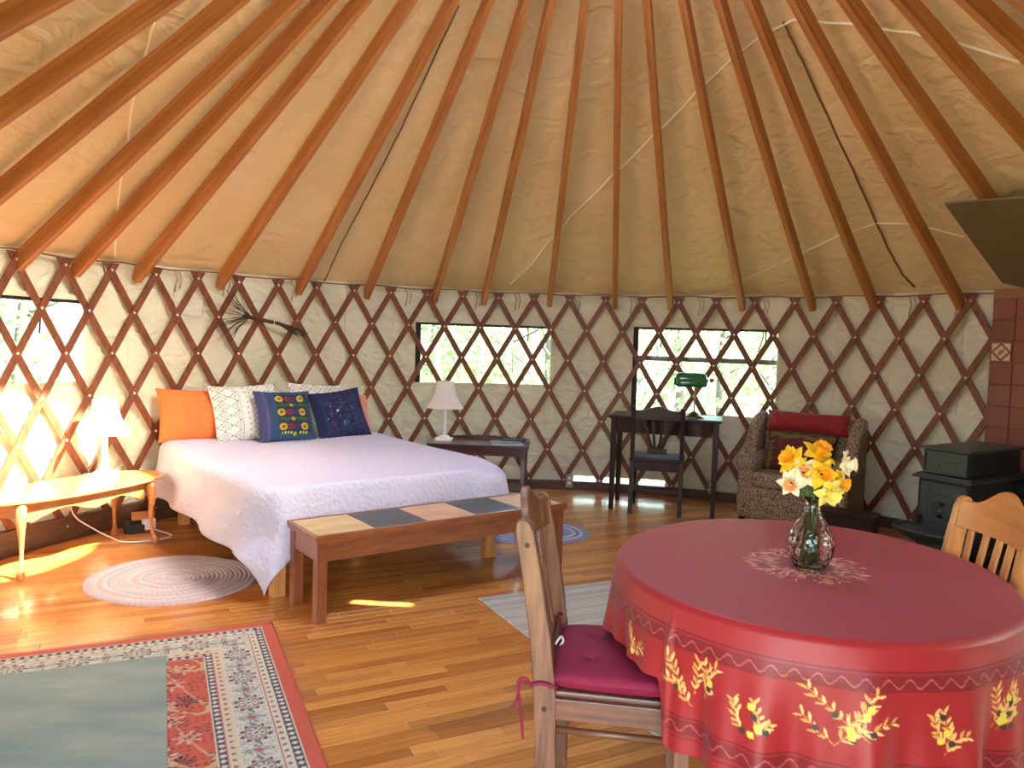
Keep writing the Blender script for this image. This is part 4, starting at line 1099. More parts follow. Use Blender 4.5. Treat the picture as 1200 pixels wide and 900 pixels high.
# hem height by angle (0 = +x, ccw): raised on the two sides where chairs stand
def hemz(dg):
    z = np.full_like(dg, .365)
    d = (dg - 180 + 540) % 360 - 180        # signed distance from 180 deg (left side)
    z = z + .175 * smst((39 - np.abs(d + 0)) / 4) * (d < 60)
    d2 = (dg + 180) % 360 - 180
    z = z + .175 * smst((52 - np.abs(d2 - 5)) / 20)
    return z
hz_ = hemz(deg)
ex, ey = SA * np.cos(th - RA), SB * np.sin(th - RA)
gx = ex * math.cos(RA) - ey * math.sin(RA); gy = ex * math.sin(RA) + ey * math.cos(RA)
ang_ = np.arctan2(gy, gx); deg = np.degrees(ang_) % 360; hz_ = hemz(deg)
nrm = np.stack([gx, gy], -1) / np.hypot(gx, gy)[:, None]
seg = np.hypot(np.diff(gx, append=gx[0]), np.diff(gy, append=gy[0])); arcl = np.concatenate([[0], np.cumsum(seg)[:-1]])
tops = list(np.linspace(.02, 1, 90))
rowsP, rowsC, rowsD = [], [], []
red_sheen = np.array(rgb(158, 40, 54)); red = np.array(rgb(150, 30, 30))  # top rosier than the skirt: sky sheen put into its colour
# wreath of small pale leaves on the top
rw = np.random.default_rng(11); leaves = []
for i in range(330):
    a = rw.uniform(0, 2 * PI); rr = rw.uniform(.085, .185); leaves.append((rr * math.cos(a), rr * math.sin(a), a + rw.uniform(-.8, .8), rw.uniform(.010, .018), .0032))
def paint(C, X, Y, lv, c, k=1.0):
    for (x, y, a, L, w) in lv:
        m = (np.abs(X - x) < L * 1.1) & (np.abs(Y - y) < L * 1.1)
        if not m.any(): continue
        dx, dy = X[m] - x, Y[m] - y; u = dx * math.cos(a) + dy * math.sin(a); v = -dx * math.sin(a) + dy * math.cos(a)
        h = (np.abs(v) < w * np.clip(1 - (u / L) ** 2, 0, 1)); idx = np.where(m)
        cc = C[idx]; cc[h] = cc[h] * (1 - k) + np.array(c) * k; C[idx] = cc
    return C
# fine polar grid for the top: radial spacing finer near the wreath
fr = np.concatenate([np.linspace(.004, .13, 8), np.linspace(.135, .34, 48), np.linspace(.36, .97, 22), [.985, 1.0]])
TX = gx[:, None] * fr[None]; TY = gy[:, None] * fr[None]
Ct = const(TX, red_sheen)
ringm = smst((.19 - np.hypot(TX, TY)) / .05) * .45
Ct = Ct * (1 - ringm[..., None]) + np.array(rgb(120, 40, 40)) * ringm[..., None]
Ct = paint(Ct, TX, TY, leaves, rgb(226, 160, 140))
Zt = np.full_like(TX, TZ + .004)
# skirt
nd = 160; ts = np.linspace(0, 1, nd + 1)[1:]
drop = (TZ - hz_)[:, None] * ts[None]
rb = .012
fold = (np.sin(arcl * 2 * PI / .265 + .9 * np.sin(arcl * 4.3)) * .5 + np.sin(arcl * 2 * PI / .115 + 1.7 * np.sin(arcl * 3)) * .22)
amp = .095 * smst(drop / .42) * .55
outd = rb * np.sin(np.minimum(drop / rb, PI / 2)) + .05 * drop + (fold[:, None] * amp) + .012 * smst(drop / .1)
crease = np.exp(-((arcl[:, None] - arcl[np.argmin(np.abs(deg - 218))]) / .012) ** 2) * .012 * smst(drop / .1)
outd = outd + crease
KX = gx[:, None] + nrm[:, 0:1] * outd; KY = gy[:, None] + nrm[:, 1:2] * outd; KZ = TZ + .004 - drop - 0.0
SX = np.repeat(arcl[:, None], nd, 1)
Ck = const(SX, red); dark = rgb(92, 16, 26)
def bandm(lo, hi): return (drop > lo) & (drop < hi)
Ck = mixc(Ck, bandm(.062, .067) * .8, dark); Ck = mixc(Ck, bandm(.072, .110) * .62, dark)
scr = np.abs(np.sin(SX * 2 * PI / .05) * .010 - (drop - .091)) < .0022
Ck = mixc(Ck, (scr & bandm(.072, .110)) * .7, rgb(188, 90, 80))
Ck = mixc(Ck, bandm(.286, .291) * .8, dark); Ck = mixc(Ck, bandm(.297, .336) * .62, dark)
scr = np.abs(np.sin(SX * 2 * PI / .05) * .010 - (drop - .3165)) < .0022
Ck = mixc(Ck, (scr & bandm(.297, .336)) * .7, rgb(188, 90, 80)); Ck = mixc(Ck, bandm(.342, .347) * .7, dark)
# olive sprigs
def sprig(s0, d0, size, seed):
    r = np.random.default_rng(seed); lv = []; stems = []; ol = []
    nb = 3 if size > .06 else 2
    for b in range(nb * 2 - 1):
        a0 = r.uniform(-2.6, -.5); px, py = s0 + r.uniform(-.5, .5) * size, d0 + r.uniform(.1, .7) * .08
        n_ = int(4 + size * 45)
        for k in range(n_):
            a0 += r.uniform(-.35, .35); px += math.cos(a0) * size * .24; py += math.sin(a0) * size * .24
            if abs(px - s0) > size or abs(py - d0) > min(size * 1.05, .082): break
            for sg in (-1, 1):
                L = r.uniform(.010, .016) * (1.0 if size > .06 else .85); aa = a0 + sg * r.uniform(.4, .9)
                lv.append((px + math.cos(aa) * L, py + math.sin(aa) * L, aa, L, .0034))
            if r.random() < .28: ol.append((px + r.uniform(-.01, .01), py + .008))
            stems.append((px - math.cos(a0) * size * .12, py - math.sin(a0) * size * .12, a0, size * .14, .0014))
    return lv, stems, ol
def arc_at(d): return arcl[np.argmin(np.abs(deg - d))]
for (dg, d0, size, sd) in ((225, .205, .075, 1), (239, .205, .05, 2), (258, .20, .095, 3), (278, .205, .055, 4), (295, .20, .07, 5), (312, .20, .08, 6), (332, .20, .08, 7), (172, .12, .045, 8), (205, .15, .045, 9), (20, .1, .08, 10), (60, .25, .09, 12), (90, .25, .06, 13), (120, .25, .09, 14)):
    lv, stems, ol = sprig(arc_at(dg), d0, size, sd)
    Ck = paint(Ck, SX, drop, stems, rgb(190, 120, 60)); Ck = paint(Ck, SX, drop, lv[::2], rgb(206, 146, 70)); Ck = paint(Ck, SX, drop, lv[1::2], rgb(226, 178, 100))
    Ck = paint(Ck, SX, drop, [(x, y, .6, .009, .008) for x, y in ol[::2]], rgb(58, 48, 40)); Ck = paint(Ck, SX, drop, [(x, y, .6, .010, .009) for x, y in ol[1::2]], rgb(216, 190, 70))
P_ = np.concatenate([np.stack([TX, TY, Zt], -1), np.stack([KX, KY, KZ], -1)], 1); C = np.concatenate([Ct, Ck], 1)
m_ = vcol('red olive print cotton', .48, 0, 0, .07, spec=.45)
nn_ = tex_noise(m_.node_tree, 500); bump(m_.node_tree, m_.node_tree.nodes['Principled BSDF'], nn_.outputs[0], .1, .002)
cloth = grid_mesh('tablecloth', P_, m_, C=np.clip(C, 0, 1), closed_u=True); cloth.location = TC
tag(cloth, 'red tablecloth with golden olive branch border draped over the dining table', 'tablecloth')

# vase and daffodils
VZ = TZ + .0045; VP = Vector((.945, 2.325, VZ))
vase = empty('glass_vase', VP, 0, 'clear cut glass vase of daffodils in the middle of the red tablecloth', 'vase')
m_, nt_, bs_ = new_mat('clear cut glass'); bs_.inputs['Transmission Weight'].default_value = 1; bs_.inputs['Roughness'].default_value = .02; bs_.inputs['IOR'].default_value = 1.46; bs_.inputs['Base Color'].default_value = (.97, .98, .96, 1)
v_ = nt_.nodes.new('ShaderNodeTexVoronoi'); v_.inputs['Scale'].default_value = 70; v_.feature = 'F1'; tc = nt_.nodes.new('ShaderNodeTexCoord'); nt_.links.new(tc.outputs['Object'], v_.inputs['Vector']); bump(nt_, bs_, v_.outputs['Distance'], .4, .005)
prof = [(.040, 0), (.046, .004), (.054, .02), (.066, .05), (.070, .08), (.064, .11), (.048, .14), (.032, .165), (.0245, .185), (.024, .205), (.028, .222), (.031, .228)]
inn = [(r - (.006 if z < .16 else .003), max(z, .010)) for r, z in prof[::-1]]
nv = 32; mb = MB(); secs = []
for (r, z) in prof + inn:
    ripple = .0016 if .015 < z < .13 and (r, z) in prof else 0
    secs.append([Vector(((r + ripple * math.cos(j * PI)) * math.cos(2 * PI * j / nv + z * 6), (r + ripple * math.cos(j * PI)) * math.sin(2 * PI * j / nv + z * 6), z)) for j in range(nv)])
mb.loft(secs); mb.build('glass', m_, vase, smooth=True)
M['petal_y'] = plain('yellow petal', rgb(250, 208, 28), .6); M['petal_w'] = plain('cream white petal', rgb(244, 238, 206), .6); M['petal_p'] = plain('pale yellow petal', rgb(244, 232, 120), .6)
M['cup_o'] = plain('golden corona', rgb(244, 170, 20), .6); M['cup_p'] = plain('peach corona', rgb(246, 176, 104), .6); M['stem'] = plain('green stem', rgb(84, 120, 50), .5)
def petal_mb(n, L, w, cup, tw=0):
    mb = MB()
    for k in range(n):
        a = 2 * PI * k / n + tw; secs = []
        d = Vector((math.cos(a), math.sin(a), 0)); s = Vector((-math.sin(a), math.cos(a), 0))
        for i in range(7):
            t = i / 6; ww = w * math.sin(PI * (.12 + .86 * t) ** .85) + .0008; zz = cup * (t ** 1.6) + .004 * math.sin(t * 5 + k * 2)
            c = d * (L * t + .004); c.z = zz
            secs.append([c - s * ww + Vector((0, 0, ww * .25)), c, c + s * ww + Vector((0, 0, ww * .25))])
        mb.loft(secs, closed=False, cap=False)
    return mb
def daffodil(pos, dirv, pm, cm, size, label, double=False):
    base = Vector((VP.x + (pos.x - VP.x) * .10, VP.y + (pos.y - VP.y) * .10, VZ + .20))
    o = empty('daffodil', VP, 0, label, 'flower', None); L0 = VP
    head = Matrix.Translation(pos - L0) @ Vector(dirv).normalized().to_track_quat('Z', 'Y').to_matrix().to_4x4()
    pb = petal_mb(6, .036 * size, .0125 * size, .004)
    if double:
        q = petal_mb(6, .028 * size, .010 * size, .014, .5); pb.add(q.v, q.f); q = petal_mb(5, .018 * size, .008 * size, .016, .2); pb.add(q.v, q.f)
    pb.v = [tuple(head @ Vector(v)) for v in pb.v]; x = pb.build('petals', pm, o, smooth=True); s_ = x.modifiers.new('t', 'SOLIDIFY'); s_.thickness = .0008
    cb_ = MB(); n = 24; secs = []
    for r, z in ((.004, 0), (.009, .006), (.011, .016), (.013, .024), (.017, .028)):
        secs.append([Vector((r * size * (1 + (.12 if z > .02 else 0) * math.cos(8 * 2 * PI * j / n)) * math.cos(2 * PI * j / n), r * size * (1 + (.12 if z > .02 else 0) * math.cos(8 * 2 * PI * j / n)) * math.sin(2 * PI * j / n), z * size)) for j in range(n)])
    cb_.loft(secs, cap=False); cb_.v = [tuple(head @ Vector(v)) for v in cb_.v]; x = cb_.build('corona', cm, o, smooth=True); s_ = x.modifiers.new('t', 'SOLIDIFY'); s_.thickness = .001
    a = random.uniform(0, 6.28); foot = Vector((.03 * math.cos(a), .03 * math.sin(a), .015))
    pth = smooth_path([foot, (base - L0) * .6 + foot * .3, base - L0, (base - L0) * .5 + (pos - L0 - Vector(dirv).normalized() * .03) * .5, pos - L0 - Vector(dirv).normalized() * .02, pos - L0], 5)
    sb_ = MB(); sb_.tube(pth, .0032, 6); sb_.build('stem', M['stem'], o, smooth=True)
    b2 = a + 2.0; f2 = Vector((.036 * math.cos(b2), .036 * math.sin(b2), .02)); t2 = Vector((.012 * math.cos(b2), .012 * math.sin(b2), .19))
    q2 = smooth_path([f2, f2 * .75 + t2 * .25 + Vector((.02 * math.cos(b2), .02 * math.sin(b2), 0)), t2, t2 * 1.25], 4); sd2 = Vector((-math.sin(b2), math.cos(b2), 0))
    lb_ = MB(); lb_.loft([[p - sd2 * wd_, p + Vector((math.cos(b2), math.sin(b2), 0)) * .0015, p + sd2 * wd_] for p, wd_ in zip(q2, [.003 + .005 * math.sin(PI * i / (len(q2) - 1)) for i in range(len(q2))])], cap=False, closed=False)
    x = lb_.build('leaf', M['stem'], o, smooth=True); s_ = x.modifiers.new('t', 'SOLIDIFY'); s_.thickness = .001
def at(px, py, Y):
    d = _F + _R * ((px - 600) / 886.14) - _V * ((py - 450) / 886.14); return Vector((0, 0, CZ)) + d * (Y / d.y)
FL = [((.955, 2.33, 1.095), (.25, -.55, .75), 'petal_y', 'cup_o', 1.30, 0, 'large yellow daffodil at the very top of the bunch'),
      ((.868, 2.31, 1.078), (-.75, -.5, .35), 'petal_y', 'cup_o', 1.15, 1, 'ruffled golden daffodil at the upper left of the bunch'),
      ((.895, 2.28, 1.045), (-.1, -.95, .25), 'petal_w', 'cup_p', 1.05, 0, 'white daffodil with peach cup left of centre'),
      ((.866, 2.30, 1.010), (-.45, -.85, -.15), 'petal_w', 'cup_p', 1.0, 0, 'cream daffodil with orange cup at the lower left of the bunch'),
      ((.94, 2.26, 1.045), (.0, -.95, .2), 'petal_y', 'cup_o', 1.15, 0, 'golden daffodil in the centre of the bunch facing forward'),
      ((1.00, 2.29, 1.018), (.6, -.75, -.1), 'petal_y', 'cup_o', 1.1, 0, 'yellow daffodil right of centre turned to the right'),
      ((.965, 2.26, .992), (.15, -.9, -.25), 'petal_p', 'petal_p', 1.15, 0, 'pale lemon daffodil hanging lowest in the bunch'),
      ((1.028, 2.31, 1.070), (.75, -.6, .1), 'petal_w', 'petal_w', 1.10, 1, 'white double daffodil at the far right of the bunch'),
      ((.885, 2.33, 1.06), (-.3, -.3, .8), 'petal_p', 'petal_p', 1.0, 0, 'pale yellow daffodil tucked behind the white one')]
for p, d, pm_, cm_, s, db, lb in FL: daffodil(Vector(p) + Vector((0, 0, .018)), d, M[pm_], M[cm_], s * 1.14, lb, bool(db))

# ================================================================= DINING CHAIRS
def dining_chair(name, loc, rz, label, wm, xm, cm, slatm):
    c = empty(name, loc, rz, label, 'chair')
    hw = .205
    for sy in (-1, 1):
        secs = []
        for z, x, d in ((0, -.180, .026), (.20, -.184, .030), (.44, -.195, .032), (.60, -.212, .030), (.80, -.246, .028), (.90, -.266, .026), (.925, -.271, .019), (.935, -.273, .008)):
            secs.append([Vector((x + a * d, sy * hw + b * .016, z)) for a, b in ((-1, -1), (1, -1), (1, 1), (-1, 1))])
        mb = MB(); mb.loft(secs); lg = mb.build('leg', wm, c, bev=.004)
        for z, x in ((.865, -.257), (.40, -.194)):
            b_ = MB(); b_.tube([(x, sy * (hw + .0155), z), (x, sy * (hw + .018), z)], .008, 10); b_.tube([(x, sy * (hw + .0175), z), (x, sy * (hw + .0195), z)], .004, 8); b_.build('bolt', M['boltd'], lg)
        mb = MB(); mb.loft([[Vector((.19 + a * k, sy * .20 + b * k, z)) for a, b in ((-1, -1), (1, -1), (1, 1), (-1, 1))] for z, k in ((0, .016), (.38, .022), (.43, .022))]); mb.build('leg', wm, c, bev=.003)
        mb = MB(); mb.box((0, sy * .205, .40), (.35, .022, .062)); mb.build('side_rail', xm, c, bev=.003)
        for z_ in (.335, .20): mb = MB(); mb.tube([(-.2, sy * .2, z_), (.19, sy * .2, z_)], .010, 10); mb.build('stretcher', xm, c, smooth=True)
    for x_ in (-.195, .19): mb = MB(); mb.box((x_, 0, .40), (.022, .37, .06)); mb.build('cross_rail', wm, c, bev=.003)
    mb = MB(); mb.box((.0, 0, .437), (.42, .40, .018)); mb.build('seat', xm, c, bev=.006)
    secs = []
    for k in range(21):
        t = -1 + 2 * k / 20; y = (hw - .0155) * t; x0 = -.246 - .034 * (1 - t * t)
        zt = .925 + .065 * (.5 + .5 * math.cos(PI * min(1, abs(t) * 1.3))); zl = .83
        secs.append([Vector((x0 - .011 - (z - zl) * .12, y, z)) for z in (zl, zt)] + [Vector((x0 + .011 - (z - zl) * .12, y, z)) for z in (zt, zl)])
    mb = MB(); mb.loft(secs); mb.build('crest_rail', cm, c, bev=.004)
    mb = MB(); mb.box((-.212, 0, .50), (.022, .375, .045)); mb.build('lower_rail', wm, c, bev=.003)
    for k in range(5):
        y = -.135 + .0675 * k; mb = MB(); mb.bar((-.212, y, .52), (-.248 - .034 * (1 - (y / .19) ** 2), y, .845), .026, .012, up=(1, 0, 0)); mb.build('back_slat', slatm, c, bev=.002)
    return c
c1 = dining_chair('dining_chair', (.345, 2.27, 0), math.radians(-9), 'brown wooden dining chair with magenta seat cushion, left of the round table', M['chairw'], M['chairx'], M['chairw'], M['chairw'])
c2 = dining_chair('dining_chair', (1.345, 2.47, 0), math.radians(178), 'golden wooden dining chair with arched crest at the right edge beyond the table', M['pine'], M['pinex'], M['pinex'], M['pine'])
# seat cushion with ties
sc_o = empty('seat_cushion', (.345, 2.27, .4465), math.radians(-9), 'magenta tufted seat cushion tied onto the left dining chair', 'cushion')
n = 60; U_, V_ = np.meshgrid(np.linspace(-1, 1, n), np.linspace(-1, 1, n), indexing='ij')
prof_ = ((1 - np.abs(U_) ** 7) * (1 - np.abs(V_) ** 7)) ** .35
tuft = sum(np.exp(-((U_ - a) ** 2 + (V_ - b) ** 2) / .012) for a in (-.4, .4) for b in (-.4, .4))
top = .034 + .030 * prof_ * (1 - .2 * (U_ ** 2 + V_ ** 2)) - .016 * tuft * 1.0
cornr = 1 - .05 * (U_ ** 2 * V_ ** 2)
Xc = U_ * .19 * cornr + .005; Yc = V_ * .215 * cornr
topg = np.stack([Xc, Yc, top], -1); botg = np.stack([Xc, Yc, .034 - .031 * prof_ ** .7], -1)
grid_mesh('cushion_body', np.concatenate([topg, botg[::-1]], 0), M['mag'], sc_o, closed_u=True)
mb = MB()
mb.tube(smooth_path([(-.17, -.20, .02), (-.165, -.225, .02), (-.20, -.2265, .03), (-.232, -.225, .022), (-.235, -.20, .012)]), .006, 6)
mb.tube(smooth_path([(-.235, -.215, .02), (-.262, -.232, .03), (-.27, -.236, -.02), (-.285, -.236, -.045)]), .004, 6)
mb.tube(smooth_path([(-.235, -.22, .02), (-.25, -.236, .045), (-.268, -.238, .03), (-.258, -.236, -.05), (-.25, -.236, -.13)]), .004, 6)
mb.build('tie', M['mag'], sc_o, smooth=True)
mb = MB(); mb.tube(smooth_path([(-.17, .2, .02), (-.175, .215, .06), (-.195, .16, .09), (-.18, .17, .03)]), .005, 6); mb.build('tie', M['mag'], sc_o, smooth=True)
mb = MB(); mb.tube(smooth_path([(-.19, .02, .045), (-.175, .035, .065), (-.165, .015, .06), (-.175, .0, .045)]), .004, 6); mb.build('care_loop', M['plastic'], sc_o, smooth=True)

# ================================================================= STOVE + HEARTH
SL_ = Vector((2.72, 4.95, 0)); Sr_ = Vector((2.87, 4.70, 0)); sd = (Sr_ - SL_).normalized()
stv = empty('wood_stove', (2.795, 4.825, .06), math.atan2(sd.y, sd.x), 'small black cast iron wood stove with round draft wheel beside the tiled wall', 'stove')
# local: x along the front face (left to right), y into the stove
FW, SDp = .31, .66
mb = MB(); mb.box((0, SDp / 2, .335), (FW + .02, SDp, .46)); mb.build('firebox', M['irond'], stv, bev=.006)
mb = MB(); mb.box((0, SDp / 2 - .005, .575), (FW + .07, SDp + .06, .018)); mb.box((0, SDp / 2 - .005, .590), (FW + .04, SDp + .03, .012)); mb.build('top_plate', M['iron'], stv, bev=.004)
mb = MB(); mb.box((0, SDp / 2, .68), (FW - .03, SDp - .02, .155)); mb.build('upper_chamber', M['irond'], stv, bev=.004)
mb = MB(); mb.box((0, SDp / 2, .765), (FW + .02, SDp + .03, .016)); mb.build('lid', M['iron'], stv, bev=.005)
mb = MB()   # framed relief panel on upper chamber
for (x, z, w_, h_) in ((0, .745, FW - .03, .012), (0, .612, FW - .03, .012), (-FW / 2 + .022, .68, .012, .14), (FW / 2 - .022, .68, .012, .14)): mb.box((x, .002, z), (w_, .016, h_))
mb.box((0, .006, .68), (FW - .06, .008, .12))
for k in range(40):
    mb.box((random.uniform(-.1, .1), .0005, random.uniform(.635, .725)), (random.uniform(.006, .02), .006, random.uniform(.004, .01)))
mb.build('relief_panel', M['iron'], stv, bev=.002)
mb = MB(); mb.box((0, -.004, .33), (FW - .02, .02, .43)); mb.build('front_plate', M['iron'], stv, bev=.004)
door = MB(); door.box((.01, -.018, .405), (.23, .016, .25)); do_ = door.build('door', M['iron'], stv, bev=.005)
mb = MB()
for x in (-.085, .105): mb.box((x, -.028, .405), (.012, .008, .23))
for z in (.515, .295): mb.box((.01, -.028, z), (.20, .008, .012))
mb.build('door_moulding', M['iron'], do_, bev=.002)
mb = MB(); n = 28
ZW = .375
mb.tube([(.01, -.024, ZW), (.01, -.030, ZW)], .062, 28); mb.tube([(.01, -.033, ZW), (.01, -.042, ZW)], [.022, .012], 16); mb.tube([(.01 + .062 * math.cos(a), -.034, ZW + .062 * math.sin(a)) for a in [2 * PI * i / 32 for i in range(33)]], .006, 6)
for k in range(4):
    a = PI / 4 + k * PI / 2
    mb.bar((.01 + .02 * math.cos(a), -.035, ZW + .02 * math.sin(a)), (.01 + .056 * math.cos(a), -.035, ZW + .056 * math.sin(a)), .008, .006, up=(0, 1, 0))
mb.build('draft_wheel', M['iron'], do_, smooth=False)
mb = MB()
for k in (0, 2):
    a0 = math.radians(20 + 90 * k * 1.0) + (PI * .25); pts = [(.01 + .03 * math.cos(a0), .30 + .03 * math.sin(a0))]
    o_ = [(.01 + r * math.cos(a0 + t), ZW + r * math.sin(a0 + t)) for r, t in ((.026, 0), (.052, -.1), (.054, .35), (.052, .8), (.026, .7))]
    mb.add([Vector((x, -.0325, z)) for x, z in o_] + [Vector((x, -.0295, z)) for x, z in o_], [(4, 3, 2, 1, 0)] + [(i, (i + 1) % 5, 5 + (i + 1) % 5, 5 + i) for i in range(5)])
mb.build('draft_hole', M['blackhole'] if 'blackhole' in M else plain('draft opening', (.002, .002, .002), .9), do_)
cu = bpy.data.curves.new('lettering', 'FONT'); cu.body = 'JØTUL'; cu.size = .042; cu.extrude = .003; cu.align_x = 'CENTER'
to = bpy.data.objects.new('tmp', cu); col.objects.link(to)
dg_ = bpy.context.evaluated_depsgraph_get(); me = bpy.data.meshes.new_from_object(to.evaluated_get(dg_)); bpy.data.objects.remove(to)
me.transform(Matrix.Translation((.01, -.027, .462)) @ Matrix.Rotation(PI / 2, 4, 'X')); me.materials.clear(); link('lettering', me, M['iron'], do_)
mb = MB(); mb.tube([(-.125, -.02, .31), (-.125, -.045, .31)], .009, 8); mb.tube([(-.125, -.045, .33), (-.125, -.045, .27)], .011, 8); mb.build('door_latch', M['irond'], do_, smooth=True)
for sx in (-1, 1):
    mb = MB()
    for k in (0, 1): mb.box((sx * (FW / 2 - .006 - .014 * k), -.012 + .004 * k, .33), (.007, .012, .44))
    mb.build('corner_moulding', M['iron'], stv, bev=.002)
mb = MB(); mb.loft([oval(.10, .07, z=.18, p=3), oval(.20, .13, z=.225, p=3), oval(.22, .15, z=.25, p=3), oval(.22, .15, z=.265, p=3), oval(.205, .135, z=.265, p=3), oval(.195, .125, z=.25, p=3)]); 
mb.v = [(x, y - .12, z) for x, y, z in mb.v]; mb.build('ash_lip', M['iron'], stv)
for x in (-FW / 2 + .03, FW / 2 - .03):
    for y in (.05, SDp - .05):
        mb = MB(); mb.tube([(x * 1.1, y, 0), (x, y, .11)], [.022, .03], 8); mb.build('leg', M['irond'], stv)
pq = Matrix.Rotation(-math.atan2(sd.y, sd.x), 3, 'Z') @ (Vector((3.60, 4.84, .06)) - Vector((2.795, 4.825, .06)))
mb = MB(); mb.tube([(FW / 2 - .02, SDp - .12, .50), (pq.x - .05, pq.y, .50), (pq.x, pq.y, .55), (pq.x, pq.y, 1.88)], .065, 20); mb.build('stovepipe', M['irond'], stv, smooth=True)
# ash scoop / small grey pan left of the stove
hp = MB(); hp.box((2.93, 4.90, .03), (.80, .95, .06), Matrix.Rotation(math.atan2(sd.y, sd.x), 3, 'Z'), b=.006)
hearth = hp.build('hearth_pad', plain('dark slate hearth', rgb(58, 60, 62), .5, 0, (10, .2))); tag(hearth, 'dark raised hearth pad beneath the cast iron stove', 'hearth')
lg = empty('kindling_box', (2.55, 5.62, 0), math.radians(-35), 'low dark box on the floor between the armchair and the stove', 'box')
mb = MB(); mb.box((0, 0, .11), (.40, .22, .22)); mb.build('body', M['espresso'], lg, bev=.006)
mb = MB(); mb.box((0, 0, .228), (.42, .24, .016)); mb.build('lid', M['espresso'], lg, bev=.004)

# tiled heat wall
hw_ = empty('hearth_wall', (3.40, 5.40, 0), math.radians(-58), 'terracotta tiled heat shield wall standing behind the wood stove at the right edge', 'wall')
TS = .152; nxt, nzt = 5, 12
mb = MB(); mb.box((TS * nxt / 2, .035, TS * nzt / 2 + .04), (TS * nxt + .01, .05, TS * nzt + .09)); mb.build('backing', plain('reddish grout', rgb(150, 104, 78), .9), hw_)
tm = []
for i, c in enumerate(((126, 66, 46), (134, 72, 50), (118, 60, 42))): tm.append(plain('terracotta tile ' + 'abc'[i], rgb(*c), .45, 0, (9, .12)))
tmesh = []
for i in range(3):
    b_ = MB(); b_.box((0, 0, 0), (TS - .004, .012, TS - .004), b=.002); o = b_.build('tile', tm[i], hw_); tmesh.append(o)
first = [True] * 3
for kz in range(nzt):
    shift = (TS / 2 if kz % 2 else 0)
    for kx in range(nxt + (0 if not shift else 0)):
        x = TS * (kx + .5); z = TS * (kz + .5) + .02
        if kx == 0 and kz == 9: continue
        i = random.randrange(3)
        if first[i]: o = tmesh[i]; first[i] = False
        else: o = tmesh[i].copy(); col.objects.link(o)
        o.location = (x, .004, z)
x, z = TS * .5, TS * 9.5 + .02
n = 50; U_, V_ = np.meshgrid(np.linspace(-1, 1, n), np.linspace(-1, 1, n), indexing='ij')
C = const(U_, rgb(214, 178, 150)); dmd = np.abs(U_) + np.abs(V_); C = mixc(C, (dmd > .75) & (dmd < 1.05), rgb(120, 70, 56)); C = mixc(C, (np.abs(U_ - V_) < .12) & (dmd < .7), rgb(150, 96, 76)); C = mixc(C, (np.hypot(U_, V_) < .3) & (np.sin(np.arctan2(V_, U_) * 6) > 0), rgb(130, 80, 64)); C = mixc(C, np.maximum(abs(U_), abs(V_)) > .93, rgb(120, 66, 48))
o = grid_mesh('tile', np.stack([x + U_ * .065, U_ * 0 - .006, z + V_ * .065], -1), M['print'], hw_, C=C, solid=.01, smooth=False); o['label'] = 'pale decorated tile with a diamond motif'

# ceiling heat shield
hs = MB(); th_ = .012
def shp(ph, r, off): return Vector((CX + r * math.sin(ph), CY + r * math.cos(ph), 1.70 + SLOPE * (R - r) - off))
pts = [(1.075, 2.703), (1.17, 2.72), (1.263, 2.748), (1.45, 2.80), (1.45, 3.45), (1.25, 3.40), (1.133, 3.40), (1.088, 3.335)]
hs.loft([[shp(p, r, 0) for p, r in pts], [shp(p, r, -th_) for p, r in pts]])
tag(hs.build('heat_shield', M['shield']), 'dark olive brown metal heat shield panel hung under the rafters above the stove', 'panel')

# ================================================================= TWIG BUNDLE on the lattice
tb = empty('twig_bundle', cyl(-.78, 1.55, R - .07), 0, 'bundle of bare twigs hung sideways on the lattice above the bed', 'twigs')
L0 = Vector(tb.location); m_ = plain('twig bark', rgb(74, 52, 44), .8)
mb = MB()
for k in range(9):
    a = -.815 + random.uniform(-.004, .004); dz = random.uniform(-.012, .012)
    mb.tube([cyl(a, 1.575 + dz, R - .06) - L0, cyl(-.73, 1.525 + dz, R - .075 + random.uniform(-.01, .01)) - L0, cyl(-.655 - random.uniform(0, .03), 1.45 + dz * 3, R - .06) - L0], [.007, .006, .004], 5)
mb.build('stalks', m_, tb, smooth=True)
mb = MB()
for k in range(34):
    a0 = -.80; z0 = 1.57; an = random.uniform(-1.1, 1.25); L = random.uniform(.15, .36)
    p0 = cyl(a0, z0, R - .065) - L0; p1 = cyl(a0 - L * .5 * math.cos(an * .7) / R, z0 + L * .5 * math.sin(an * .7), R - .07 - random.uniform(0, .04)) - L0
    p2 = cyl(a0 - L * math.cos(an) / R - .01, z0 + L * math.sin(an), R - .06 - random.uniform(0, .05)) - L0
    mb.tube([p0, p1, p2], [.003, .0022, .001], 4)
    if k % 2: mb.tube([p1, p1 + (p2 - p1) * .6 + Vector((random.uniform(-.05, .0), 0, random.uniform(-.06, .06)))], [.0018, .001], 4)
tag(mb.build('fine_twigs', m_, tb), kind='stuff')
mb = MB(); mb.tube([cyl(-.745, 1.515, R - .085) - L0, cyl(-.744, 1.56, R - .085) - L0, cyl(-.743, 1.56, R - .05) - L0], .004, 5); mb.build('binding', M['cordw'], tb)

# outlets on the curb
for i, (ph, z, lb) in enumerate(((.048, .06, 'grey outlet plate low on the wall left of the desk'), (.425, .10, 'grey outlet plate low on the wall behind the right desk leg'))):
    o_ = empty('wall_outlet', cyl(ph, z + .0, R - .058), -ph, lb, 'outlet')
    mb = MB(); mb.box((0, 0, .03), (.07, .012, .125), b=.003); mb.build('plate', plain('grey plate', rgb(150, 148, 140), .5), o_)
    mb = MB(); mb.box((0, -.008, .06), (.03, .006, .026), b=.002); mb.box((0, -.008, .01), (.03, .006, .026), b=.002); mb.build('socket', M['plastic'], o_)

